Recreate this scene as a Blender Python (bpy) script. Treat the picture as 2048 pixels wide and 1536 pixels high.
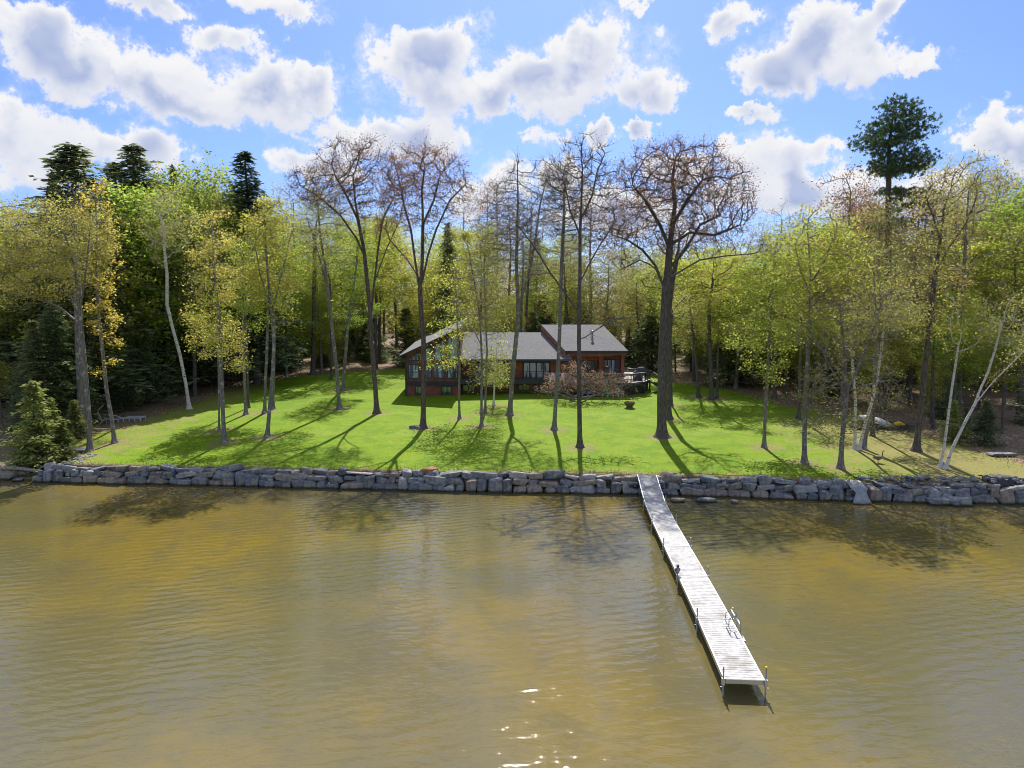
import bpy, bmesh, math, random
import numpy as np
from mathutils import Vector, Matrix

for o in list(bpy.data.objects): bpy.data.objects.remove(o)
SC = bpy.context.scene
COL = SC.collection
R = math.radians
rnd = random.Random(7)
rng = np.random.default_rng(7)

# ------------------------------------------------------------------ camera
CAMH, PITCH, FPX = 11.9, R(5.95), 1420.0
cam_d = bpy.data.cameras.new('camera'); cam = bpy.data.objects.new('camera', cam_d); COL.objects.link(cam)
cam.location = (0, 0, CAMH); cam.rotation_euler = (math.pi/2 - PITCH, 0, 0)
cam_d.sensor_width = 36; cam_d.lens = 36*FPX/2048; cam_d.clip_end = 3000; cam_d.clip_start = 0.1
SC.camera = cam

# ------------------------------------------------------------------ light
SUN_AZ, SUN_EL = R(3.7), R(50.5)
sd = Vector((math.sin(SUN_AZ)*math.cos(SUN_EL), math.cos(SUN_AZ)*math.cos(SUN_EL), math.sin(SUN_EL)))
sl = bpy.data.lights.new('sun', 'SUN'); sl.energy = 4.6; sl.angle = R(0.5); sl.color = (1, .94, .84)
so = bpy.data.objects.new('sun', sl); COL.objects.link(so); so.location = (0, 200, 200)
so.rotation_euler = sd.to_track_quat('Z', 'Y').to_euler()
SC.view_settings.view_transform = 'Standard'; SC.view_settings.look = 'None'
SC.view_settings.exposure = 0.62; SC.view_settings.gamma = 1

SC.cycles.filter_width = 1.0; SC.cycles.max_bounces = 5; SC.cycles.diffuse_bounces = 2; SC.cycles.glossy_bounces = 2; SC.cycles.transmission_bounces = 3; SC.cycles.caustics_reflective = False; SC.cycles.caustics_refractive = False
# world: physical sky with cumulus clouds in it
W = bpy.data.worlds.new('World'); SC.world = W; W.use_nodes = True
nt = W.node_tree; nt.nodes.clear()
class G:
    """tiny helper to write node maths"""
    def __init__(s, nt): s.nt = nt
    def n(s, t, **k):
        x = s.nt.nodes.new(t)
        for a, b in k.items(): setattr(x, a, b)
        return x
    def l(s, a, b): s.nt.links.new(a, b)
    def put(s, inp, v):
        if isinstance(v, (int, float, tuple, list)): inp.default_value = v
        else: s.l(v, inp)
    def m(s, op, *a, clamp=False):
        x = s.n('ShaderNodeMath', operation=op); x.use_clamp = clamp
        for i, v in enumerate(a): s.put(x.inputs[i], v)
        return x.outputs[0]
    def noise(s, vec, scale, detail=4, rough=.5, dist=0.0, ntype=None):
        x = s.n('ShaderNodeTexNoise')
        if vec is not None: s.l(vec, x.inputs['Vector'])
        x.inputs['Scale'].default_value = scale; x.inputs['Detail'].default_value = detail
        x.inputs['Roughness'].default_value = rough; x.inputs['Distortion'].default_value = dist
        return x
    def ramp(s, v, *stops, interp='LINEAR'):
        x = s.n('ShaderNodeValToRGB'); x.color_ramp.interpolation = interp
        e = x.color_ramp.elements
        while len(e) < len(stops): e.new(.5)
        for i, (p, c) in enumerate(stops):
            e[i].position = p; e[i].color = (c, c, c, 1) if isinstance(c, (int, float)) else (*c, 1)
        s.put(x.inputs[0], v); return x.outputs[0]
    def rng(s, v, a, b, c=0., d=1., smooth=True):
        x = s.n('ShaderNodeMapRange'); x.interpolation_type = 'SMOOTHSTEP' if smooth else 'LINEAR'
        s.put(x.inputs[0], v); x.inputs[1].default_value = a; x.inputs[2].default_value = b
        x.inputs[3].default_value = c; x.inputs[4].default_value = d; return x.outputs[0]
    def mix(s, f, a, b, mode='MIX'):
        x = s.n('ShaderNodeMix', data_type='RGBA', blend_type=mode)
        s.put(x.inputs['Factor'], f)
        for nm, v in (('A', a), ('B', b)):
            i = [q for q in x.inputs if q.name == nm and q.type == 'RGBA'][0]
            if isinstance(v, tuple): i.default_value = (*v, 1) if len(v) == 3 else v
            else: s.l(v, i)
        return [q for q in x.outputs if q.type == 'RGBA'][0]
g = G(nt)
sky = g.n('ShaderNodeTexSky', sky_type='NISHITA'); sky.sun_disc = False
sky.sun_elevation = SUN_EL; sky.sun_rotation = SUN_AZ; sky.air_density = 1.0; sky.dust_density = 1.1; sky.ozone_density = 2.5
CL = [(60,60,120,60),(210,130,150,55),(120,150,130,50),(380,190,150,62),(540,190,130,70),(600,150,60,40),(450,90,110,35),
      (120,290,240,62),(300,290,90,40),(30,330,110,45),(760,280,170,48),(620,330,110,45),(860,280,70,55),(870,150,155,85),(820,120,80,60),(1000,180,110,40),
      (930,90,60,40),(1195,130,150,82),(1290,185,95,42),(1130,190,125,52),(1040,150,70,40),(1090,270,38,24),(1200,275,36,24),(1280,268,32,13),(960,180,90,45),
      (1600,120,140,60),(1740,120,120,50),(1660,60,120,55),(1840,130,60,25),(1470,30,70,32),(1560,150,70,30),(1740,10,60,25),
      (1540,310,160,50),(1460,290,60,28),(1640,290,60,30),(1500,232,55,13),(1985,225,50,30),(1975,280,75,35),(2060,300,60,40),
      (560,10,140,26),(300,8,90,26),(1010,370,60,50),(960,400,80,40),(1260,10,40,16),(40,20,60,30),(1120,350,60,40),(1350,340,80,40),(1560,380,200,50),(1250,420,200,60),(1800,400,200,60)]
# cumulus field, computed here as a map of azimuth and elevation (110 x 50 degrees), then read back by direction
def spectral(h, w, beta, lo, seed):
    r_ = np.random.default_rng(seed); f = np.fft.rfft2(r_.normal(0, 1, (h, w)))
    fy = np.fft.fftfreq(h)[:, None]*h; fx = np.fft.rfftfreq(w)[None]*w*(50/110)
    k = np.sqrt(fx*fx+fy*fy); k[0, 0] = 1; f *= k**(-beta)*(k > lo); n = np.fft.irfft2(f, (h, w)); return n/n.std()
CW, CHh = 2200, 1000; AZR, EL0, ELR = R(55), R(-5), R(50)
azg = np.linspace(-AZR, AZR, CW)[None].repeat(CHh, 0); elg = np.linspace(EL0, EL0+ELR, CHh)[:, None].repeat(CW, 1)
wa = azg+spectral(CHh, CW, 1.9, 5, 1)*.007+spectral(CHh, CW, 1.5, 14, 2)*.004
we = elg+spectral(CHh, CW, 1.9, 5, 3)*.006+spectral(CHh, CW, 1.5, 14, 4)*.003
D = np.full((CHh, CW), -3.0); SOFT = 7.0; acc = np.zeros((CHh, CW))
for (cx, cy, rx, ry) in CL:
    dx, dy = (cx-1024)/FPX, (768-cy)/FPX
    v = Vector((dx, math.cos(PITCH)+dy*math.sin(PITCH), -math.sin(PITCH)+dy*math.cos(PITCH))).normalized()
    a0, e0 = math.atan2(v.x, v.y), math.asin(v.z); kk = 1/(1+dx*dx+.02)
    q_ = 1-((wa-a0)/(rx/FPX*kk*.95))**2-((we-e0)/(ry/FPX*.95))**2
    acc += np.exp(SOFT*np.clip(q_, -3, 1))
D = np.log(acc+1e-6)/SOFT
fb = spectral(CHh, CW, 1.55, 5, 7); fine = spectral(CHh, CW, 1.25, 30, 8)
upw = np.clip((elg-R(23.5))/R(5), 0, 1); gen = spectral(CHh, CW, 2.1, 2, 9)*.5+.5
D = np.maximum(D, gen*upw-2.5*(1-upw))
fade = np.clip((np.abs(azg)-R(38))/R(10), 0, 1); D = np.maximum(D, (gen-.3)*fade-2.5*(1-fade))
D = D+.19*fb+.065*fine
t_ = np.clip((D-.0)/.56, 0, 1); maskA = t_*t_*(3-2*t_)
thin = np.clip(.5+.35*spectral(CHh, CW, 1.8, 4, 12), 0, 1)*np.clip((D+.35)/.5, 0, 1)*.35; maskA = np.maximum(maskA, thin)
pos = np.clip(D, 0, 1.2); tau = np.zeros_like(pos); run = np.zeros(CW)
for r_ in range(CHh-1, -1, -1):
    run = run*.972+pos[r_]*.028; tau[r_] = run
def blur(a_, sg):
    f = np.fft.rfft2(a_); fy = np.fft.fftfreq(CHh)[:, None]; fx = np.fft.rfftfreq(CW)[None]; return np.fft.irfft2(f*np.exp(-2*(np.pi*sg)**2*(fx*fx+fy*fy)), a_.shape)
tau = blur(tau, 9); Dm = blur(D, 3)
hi = np.roll(Dm, -10, 0)-Dm
gray = np.clip(.5+.5*spectral(CHh, CW, 1.9, 5, 21), 0, 1)
gray = np.clip((tau-.20)/.42, 0, 1)*.22+np.clip((blur(pos, 5)-.52)/.45, 0, 1)*gray*.62
bri = np.clip(1.0-gray*.78-np.clip(hi, -.2, .5)*.22, .0, 1)
cim = bpy.data.images.new('cloud_field', CW, CHh, alpha=False, float_buffer=True); cim.colorspace_settings.name = 'Non-Color'
px4 = np.ones((CHh, CW, 4), np.float32); px4[..., 0] = maskA; px4[..., 1] = bri; px4[..., 2] = 0
cim.pixels.foreach_set(px4.ravel()); cim.update(); cim.pack()
tc = g.n('ShaderNodeTexCoord'); sep = g.n('ShaderNodeSeparateXYZ'); g.l(tc.outputs['Generated'], sep.inputs[0])
az0 = g.m('ARCTAN2', sep.outputs[0], sep.outputs[1]); el0 = g.m('ARCSINE', sep.outputs[2])
cmb = g.n('ShaderNodeCombineXYZ'); g.l(g.m('MULTIPLY_ADD', az0, 1/(2*AZR), .5), cmb.inputs[0]); g.l(g.m('MULTIPLY_ADD', el0, 1/ELR, -EL0/ELR), cmb.inputs[1])
ti = g.n('ShaderNodeTexImage'); ti.image = cim; ti.extension = 'CLIP'; g.l(cmb.outputs[0], ti.inputs[0])
si = g.n('ShaderNodeSeparateColor'); g.l(ti.outputs[0], si.inputs[0])
inside = g.m('MULTIPLY', g.m('LESS_THAN', g.m('ABSOLUTE', az0), AZR), g.m('LESS_THAN', el0, EL0+ELR))
rest_n = g.noise(tc.outputs['Generated'], 2.4, 4, .55)
rest_m = g.rng(rest_n.outputs['Fac'], .46, .60)
mask = g.m('ADD', g.m('MULTIPLY', inside, si.outputs[0]), g.m('MULTIPLY', g.m('SUBTRACT', 1.0, inside), rest_m))
bright = g.m('ADD', g.m('MULTIPLY', inside, si.outputs[1]), g.m('MULTIPLY', g.m('SUBTRACT', 1.0, inside), .75))
CK = 5.7
ccol = g.mix(bright, (.22*CK, .36*CK, .76*CK), (1.06*CK, 1.06*CK, 1.08*CK))
skyc = g.mix(1.0, sky.outputs[0], (.52, .66, 1.0), 'MULTIPLY')
final = g.mix(mask, skyc, ccol)
bg = g.n('ShaderNodeBackground'); g.l(final, bg.inputs[0]); bg.inputs[1].default_value = 0.10
wo = g.n('ShaderNodeOutputWorld'); g.l(bg.outputs[0], wo.inputs[0])

# ------------------------------------------------------------------ projection and terrain
CP, SP = math.cos(PITCH), math.sin(PITCH)
def pt(px, py, Y):
    dx, dy = (px-1024)/FPX, (768-py)/FPX
    t = Y/(CP+dy*SP)
    return Vector((t*dx, Y, CAMH+t*(-SP+dy*CP)))
def water_pt(px, py):
    dx, dy = (px-1024)/FPX, (768-py)/FPX
    t = CAMH/(SP-dy*CP)
    return t*dx, t*(CP+dy*SP)
SH = [water_pt(*p) for p in ((0,963),(70,966),(200,969),(400,973),(700,980),(1000,987),(1270,991),(1500,998),(1700,1005),(1900,1008),(2048,1011))]
SHX = np.array([-600,-60]+[p[0] for p in SH]+[60,600]); SHY = np.array([75, 53]+[p[1] for p in SH]+[44,60])
def shoreY(x): return np.interp(x, SHX, SHY)
def terrain(x, y):
    x = np.asarray(x, float); y = np.asarray(y, float)
    s = y-shoreY(x)
    top = 1.12
    lawn = top+.05*(s-1)+ .05*np.sin(x*.23+1)*np.clip(s/10, 0, 1)+.04*np.sin(x*.11+y*.17)*np.clip(s/10, 0, 1)
    wall = np.where(s < .35, -1.6+0*s, np.where(s < .95, -1.6+(s-.35)/.6*(top+1.6), lawn))
    low = np.clip(-.15+.16*s, -1.6, None)                            # no wall at the left end: a low stony bank
    low = np.minimum(low, lawn)
    k = np.clip((-31.8-x)/1.6, 0, 1)
    z = wall*(1-k)+low*k
    return np.where(s > 120, lawn-(s-120)*.03, z)
def ground_pt(px, py):
    dx, dy = (px-1024)/FPX, (768-py)/FPX
    r = (dx, CP+dy*SP, -SP+dy*CP)
    lo, hi = 30.0, 400.0
    for t in np.arange(40, 300, 1.0):
        if CAMH+t*r[2] < float(terrain(t*r[0], t*r[1])): hi = t; lo = t-1; break
    for _ in range(30):
        m = (lo+hi)/2
        if CAMH+m*r[2] < float(terrain(m*r[0], m*r[1])): hi = m
        else: lo = m
    return Vector((hi*r[0], hi*r[1], float(terrain(hi*r[0], hi*r[1]))))

# ------------------------------------------------------------------ object helpers
def tag(o, label=None, cat=None, group=None, kind=None):
    if label: o['label'] = label
    if cat: o['category'] = cat
    if group: o['group'] = group
    if kind: o['kind'] = kind
    return o
def empty(name, loc, label, cat, group=None, rz=0):
    o = bpy.data.objects.new(name, None); COL.objects.link(o); o.location = loc; o.rotation_euler = (0, 0, rz)
    o.empty_display_size = .3
    return tag(o, label, cat, group)
def np_mesh(name, V, F, mats, mi=None, smooth=False, attrs=None):
    """V (n,3), F list of (k,quad/tri arrays)"""
    me = bpy.data.meshes.new(name)
    V = np.asarray(V, np.float32)
    me.vertices.add(len(V)); me.vertices.foreach_set('co', V.ravel())
    loops = np.concatenate([f.ravel() for f in F]).astype(np.int32)
    cnt = np.concatenate([np.full(len(f), f.shape[1]) for f in F]).astype(np.int32)
    st = np.concatenate([[0], np.cumsum(cnt)[:-1]]).astype(np.int32)
    me.loops.add(len(loops)); me.loops.foreach_set('vertex_index', loops)
    me.polygons.add(len(cnt)); me.polygons.foreach_set('loop_start', st); me.polygons.foreach_set('loop_total', cnt)
    for m in mats: me.materials.append(m)
    if mi is not None: me.polygons.foreach_set('material_index', np.asarray(mi, np.int32))
    me.polygons.foreach_set('use_smooth', np.full(len(cnt), smooth) if np.isscalar(smooth) else np.asarray(smooth))
    if attrs:
        for k, v in attrs.items():
            a = me.attributes.new(k, 'FLOAT', 'POINT'); a.data.foreach_set('value', np.asarray(v, np.float32))
    me.update(); me.validate()
    return me
def link(name, me, parent=None, loc=None):
    o = bpy.data.objects.new(name, me); COL.objects.link(o)
    if parent: o.parent = parent
    if loc is not None: o.location = loc
    return o
class MB:
    """collects boxes, prisms, tubes into one mesh"""
    def __init__(s, off=(0, 0, 0)): s.v = []; s.f = []; s.m = []; s.off = Vector(off); s.cur = 0
    def add(s, vs, fs, mi=0):
        b = len(s.v); s.v += [tuple(Vector(v)-s.off) for v in vs]; s.f += [tuple(b+i for i in f) for f in fs]; s.m += [mi]*len(fs)
    def box(s, x0, x1, y0, y1, z0, z1, mi=0):
        s.add([(x0,y0,z0),(x1,y0,z0),(x1,y1,z0),(x0,y1,z0),(x0,y0,z1),(x1,y0,z1),(x1,y1,z1),(x0,y1,z1)],
              [(3,2,1,0),(4,5,6,7),(0,1,5,4),(1,2,6,5),(2,3,7,6),(3,0,4,7)], mi)
    def bar(s, a, b, w, h=None, mi=0, up=(0,0,1)):
        a, b = Vector(a), Vector(b); h = h or w; d = (b-a).normalized(); u = Vector(up)
        if abs(d.dot(u)) > .95: u = Vector((0, 1, 0))
        x = d.cross(u).normalized()*w/2; y = x.cross(d).normalized()*h/2
        s.add([a-x-y, a+x-y, a+x+y, a-x+y, b-x-y, b+x-y, b+x+y, b-x+y],
              [(3,2,1,0),(4,5,6,7),(0,1,5,4),(1,2,6,5),(2,3,7,6),(3,0,4,7)], mi)
    def tube(s, pts, rs, n=8, mi=0, cap=True):
        pts = [Vector(p) for p in pts]
        if isinstance(rs, (int, float)): rs = [rs]*len(pts)
        vs = []; fs = []
        for i, p in enumerate(pts):
            d = (pts[min(i+1, len(pts)-1)]-pts[max(i-1, 0)]).normalized()
            u = Vector((0, 0, 1)) if abs(d.z) < .9 else Vector((0, 1, 0))
            x = d.cross(u).normalized(); y = x.cross(d)
            for k in range(n):
                a = 2*math.pi*k/n; vs.append(p+(x*math.cos(a)+y*math.sin(a))*rs[i])
        for i in range(len(pts)-1):
            for k in range(n):
                k2 = (k+1) % n; fs.append((i*n+k, i*n+k2, (i+1)*n+k2, (i+1)*n+k))
        if cap: fs.append(tuple(range(n))[::-1]); fs.append(tuple((len(pts)-1)*n+k for k in range(n)))
        s.add(vs, fs, mi)
    def prism(s, poly, ext, mi=0):
        poly = [Vector(p) for p in poly]; e = Vector(ext); n = len(poly)
        s.add(poly+[p+e for p in poly], [tuple(range(n))[::-1], tuple(range(n, 2*n))]+[(i, (i+1) % n, (i+1) % n+n, i+n) for i in range(n)], mi)
    def build(s, name, mats, parent=None, loc=None, smooth=False, bevel=0):
        if not isinstance(mats, (list, tuple)): mats = [mats]
        me = bpy.data.meshes.new(name); me.from_pydata(s.v, [], s.f)
        for m in mats: me.materials.append(m)
        me.polygons.foreach_set('material_index', s.m)
        if smooth: me.polygons.foreach_set('use_smooth', [True]*len(s.f))
        bm = bmesh.new(); bm.from_mesh(me); bmesh.ops.recalc_face_normals(bm, faces=bm.faces)
        if bevel: bmesh.ops.bevel(bm, geom=list(bm.edges), offset=bevel, segments=1, affect='EDGES', clamp_overlap=True)
        bm.to_mesh(me); bm.free(); me.update()
        return link(name, me, parent, loc)

# ------------------------------------------------------------------ materials
def mat(name):
    m = bpy.data.materials.new(name); m.use_nodes = True
    m.node_tree.nodes.clear(); q = G(m.node_tree)
    out = q.n('ShaderNodeOutputMaterial'); return m, q, out
def pbr(name, col, rough=.7, metal=0, var=.25, scale=6, bump=0, bscale=40, stretch=(1,1,1), spec=.5, dark=None, dscale=1.5):
    m, q, out = mat(name); p = q.n('ShaderNodeBsdfPrincipled')
    tc = q.n('ShaderNodeTexCoord'); mp = q.n('ShaderNodeMapping'); q.l(tc.outputs['Object'], mp.inputs[0]); mp.inputs['Scale'].default_value = stretch
    n = q.noise(mp.outputs[0], scale, 6, .6)
    c = q.mix(q.rng(n.outputs['Fac'], .3, .7), tuple(x*(1-var) for x in col), tuple(min(1, x*(1+var)) for x in col))
    if dark:
        c = q.mix(q.rng(q.noise(tc.outputs['Object'], dscale, 5, .65).outputs['Fac'], .50, .66), c, dark)
    q.put(p.inputs['Base Color'], c); p.inputs['Roughness'].default_value = rough; p.inputs['Metallic'].default_value = metal
    p.inputs['Specular IOR Level'].default_value = spec
    if bump:
        b = q.n('ShaderNodeBump'); b.inputs['Strength'].default_value = 1; b.inputs['Distance'].default_value = bump
        q.l(q.noise(mp.outputs[0], bscale, 6, .65).outputs['Fac'], b.inputs['Height']); q.l(b.outputs[0], p.inputs['Normal'])
    q.l(p.outputs[0], out.inputs[0]); return m
def leafmat(name, c1, c2, c3=None, trans=.55, rough=.5):
    m, q, out = mat(name)
    geo = q.n('ShaderNodeNewGeometry'); oi = q.n('ShaderNodeObjectInfo')
    r = geo.outputs['Random Per Island']
    c = q.mix(r, c1, c2)
    tc = q.n('ShaderNodeTexCoord')
    if c3: c = q.mix(q.rng(q.noise(tc.outputs['Object'], .45, 3, .6).outputs['Fac'], .48, .66), c, c3)
    hsv = q.n('ShaderNodeHueSaturation'); q.l(c, hsv.inputs['Color'])
    q.put(hsv.inputs['Hue'], q.rng(oi.outputs['Random'], 0, 1, .485, .515, False))
    q.put(hsv.inputs['Value'], q.rng(q.m('FRACT', q.m('MULTIPLY', oi.outputs['Random'], 7.31)), 0, 1, .8, 1.2, False))
    d = q.n('ShaderNodeBsdfDiffuse'); t = q.n('ShaderNodeBsdfTranslucent'); q.l(hsv.outputs[0], d.inputs[0]); q.l(hsv.outputs[0], t.inputs[0])
    mx = q.n('ShaderNodeMixShader'); mx.inputs[0].default_value = trans; q.l(d.outputs[0], mx.inputs[1]); q.l(t.outputs[0], mx.inputs[2])
    q.l(mx.outputs[0], out.inputs[0]); return m
def barkmat(name, c1, c2, lichen=None, birch=False):
    m, q, out = mat(name); p = q.n('ShaderNodeBsdfPrincipled')
    tc = q.n('ShaderNodeTexCoord'); mp = q.n('ShaderNodeMapping'); q.l(tc.outputs['Object'], mp.inputs[0])
    mp.inputs['Scale'].default_value = (1.5, 1.5, 7) if birch else (9, 9, 1.6)
    n = q.noise(mp.outputs[0], 1.6, 6, .65)
    if birch: c = q.mix(q.rng(n.outputs['Fac'], .56, .62), c1, c2)
    else: c = q.mix(q.rng(n.outputs['Fac'], .38, .62), c1, c2)
    if lichen: c = q.mix(q.rng(q.noise(tc.outputs['Object'], 2.6, 4, .6).outputs['Fac'], .56, .64), c, lichen)
    q.put(p.inputs['Base Color'], c); p.inputs['Roughness'].default_value = .9; p.inputs['Specular IOR Level'].default_value = .2
    b = q.n('ShaderNodeBump'); b.inputs['Distance'].default_value = .03; q.l(n.outputs['Fac'], b.inputs['Height']); q.l(b.outputs[0], p.inputs['Normal'])
    q.l(p.outputs[0], out.inputs[0]); return m
M = {}
M['bark'] = barkmat('bark', (.13,.115,.105), (.25,.23,.215), (.36,.36,.33))
M['bark_dark'] = barkmat('bark_dark', (.07,.060,.056), (.16,.14,.128))
M['bark_red'] = barkmat('bark_red', (.075,.055,.052), (.17,.135,.125))
M['bark_grey'] = barkmat('bark_grey', (.13,.12,.115), (.24,.225,.215), (.40,.40,.37))
M['birch'] = barkmat('birch_bark', (.62,.60,.57), (.10,.085,.08), None, True)
M['deadwood'] = barkmat('deadwood', (.28,.25,.22), (.45,.41,.36))
LM = {
 'red':   leafmat('leaf_russet', (.24,.12,.07), (.42,.25,.13), (.30,.16,.09), .5),
 'bare':  leafmat('leaf_bud', (.20,.13,.05), (.34,.25,.09), None, .5),
 'yellow':leafmat('leaf_yellow_green', (.33,.38,.065), (.54,.58,.13), (.52,.48,.12), .62),
 'green': leafmat('leaf_fresh_green', (.25,.36,.05), (.44,.52,.09), (.42,.45,.10), .6),
 'olive': leafmat('leaf_olive', (.30,.33,.09), (.48,.47,.15), (.42,.36,.12), .6),
 'gold':  leafmat('leaf_gold', (.52,.42,.08), (.70,.60,.16), None, .6),
 'orange':leafmat('leaf_orange', (.44,.38,.10), (.60,.53,.15), (.40,.46,.09), .55),
 'tan':   leafmat('leaf_tan', (.38,.34,.10), (.56,.50,.17), (.42,.43,.10), .5),
 'dry':   leafmat('leaf_dry', (.42,.25,.15), (.66,.50,.32), (.45,.25,.17), .4),
 'hemlock': leafmat('needle_hemlock', (.11,.155,.075), (.23,.29,.13), (.30,.33,.14), .45),
 'pine': leafmat('needle_pine', (.08,.15,.075), (.17,.25,.11), None, .42),
 'spruce': leafmat('needle_spruce', (.08,.125,.08), (.16,.21,.12), None, .4),
 'cedar': leafmat('needle_cedar', (.20,.25,.08), (.36,.40,.13), (.34,.36,.14), .45),
}
# ------------------------------------------------------------------ trees
def subdiv(pl, step):
    out = [pl[0]]
    for a, b in zip(pl[:-1], pl[1:]):
        n = max(1, int(round((b-a).length/step)))
        for i in range(1, n+1): out.append(a.lerp(b, i/n))
    return out
def grow(polys, attr, step, infl, kill, maxit=140, up=.06, jit=.12, rg=rng):
    P = []; par = []
    for k, pl in enumerate(polys):
        pl = subdiv([Vector(p) for p in pl], step)
        if k == 0: P += [np.array(p) for p in pl]; par += [-1]+list(range(len(pl)-1))
        else:
            A = np.array(P); j = int(np.argmin(((A-np.array(pl[0]))**2).sum(1)))
            prev = j
            for p in pl[1:]:
                P.append(np.array(p)); par.append(prev); prev = len(P)-1
    P = [np.asarray(p, float) for p in P]
    # smooth wobble on the trunks
    attr = np.array(attr, float)
    A = np.array(P)
    D = ((attr[:, None]-A[None])**2).sum(2); near = D.argmin(1); nd = np.sqrt(D.min(1))
    for it in range(maxit):
        act = nd < infl
        if not act.any() :
            infl *= 1.5
            if infl > 60: break
            continue
        idx = near[act]; dv = attr[act]-A[idx]; dv /= (np.linalg.norm(dv, axis=1)[:, None]+1e-9)
        u, inv = np.unique(idx, return_inverse=True)
        S = np.zeros((len(u), 3)); np.add.at(S, inv, dv)
        S /= (np.linalg.norm(S, axis=1)[:, None]+1e-9)
        S[:, 2] += up; S += rg.normal(0, jit, S.shape); S /= (np.linalg.norm(S, axis=1)[:, None]+1e-9)
        newp = A[u]+S*step
        b = len(A); A = np.vstack([A, newp]); par += list(u)
        d2 = np.sqrt(((attr[:, None]-newp[None])**2).sum(2)); j = d2.argmin(1); dm = d2.min(1)
        better = dm < nd; near[better] = j[better]+b; nd[better] = dm[better]
        keep = nd > kill
        # drop attractors that stall
        attr = attr[keep]; near = near[keep]; nd = nd[keep]
        if len(attr) == 0 or len(A) > 16000: break
    return A, np.array(par)
def skeleton(A, par, rbase, rtip):
    n = len(A); ch = [[] for _ in range(n)]
    for i, p in enumerate(par):
        if p >= 0: ch[p].append(i)
    tips = [i for i in range(n) if not ch[i]]
    N = len(tips); p = max(1.7, min(3.2, math.log(max(N, 2))/math.log(rbase/rtip)))
    w = np.zeros(n)
    order = np.argsort(-np.array(depths(par)))
    for i in order:
        if not ch[i]: w[i] = 1
        if par[i] >= 0: w[par[i]] += w[i]
    r = rtip*w**(1/p)
    r *= 1+(rbase/r[0]-1)*np.clip(r/r[0], 0, 1)
    return ch, tips, r
def depths(par):
    d = [0]*len(par)
    for i, p in enumerate(par):
        if p >= 0: d[i] = d[p]+1
    return d
def tube_np(P, r, n, V, F, base):
    P = np.array(P); d = np.gradient(P, axis=0); d /= (np.linalg.norm(d, axis=1)[:, None]+1e-9)
    ref = np.array([0.31, .95, .05]); x = np.cross(d, ref); x /= (np.linalg.norm(x, axis=1)[:, None]+1e-9); y = np.cross(d, x)
    a = np.arange(n)*2*np.pi/n
    ring = P[:, None]+(x[:, None]*np.cos(a)[None, :, None]+y[:, None]*np.sin(a)[None, :, None])*np.array(r)[:, None, None]
    V.append(ring.reshape(-1, 3)); m = len(P)
    i = np.arange(m-1)[:, None]*n; k = np.arange(n)[None]; k2 = (k+1) % n
    F.append((base+np.stack([i+k, i+k2, i+n+k2, i+n+k], -1)).reshape(-1, 4)); return base+m*n
def leaf_quads(C, size, rg, flat=.5, aspect=.62):
    n = len(C)
    nrm = rg.normal(0, 1, (n, 3)); nrm[:, 2] += flat*np.sign(nrm[:, 2]); nrm /= np.linalg.norm(nrm, axis=1)[:, None]
    t = np.cross(nrm, rg.normal(0, 1, (n, 3))); t /= (np.linalg.norm(t, axis=1)[:, None]+1e-9); b = np.cross(nrm, t)
    s = (size*rg.uniform(.5, 1.65, n)**1.0)[:, None]/2
    V = np.stack([C-t*s, C-b*s*aspect+nrm*s*.15, C+t*s, C+b*s*aspect+nrm*s*.15], 1).reshape(-1, 3)
    return V, np.arange(4*n).reshape(-1, 4)
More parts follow.
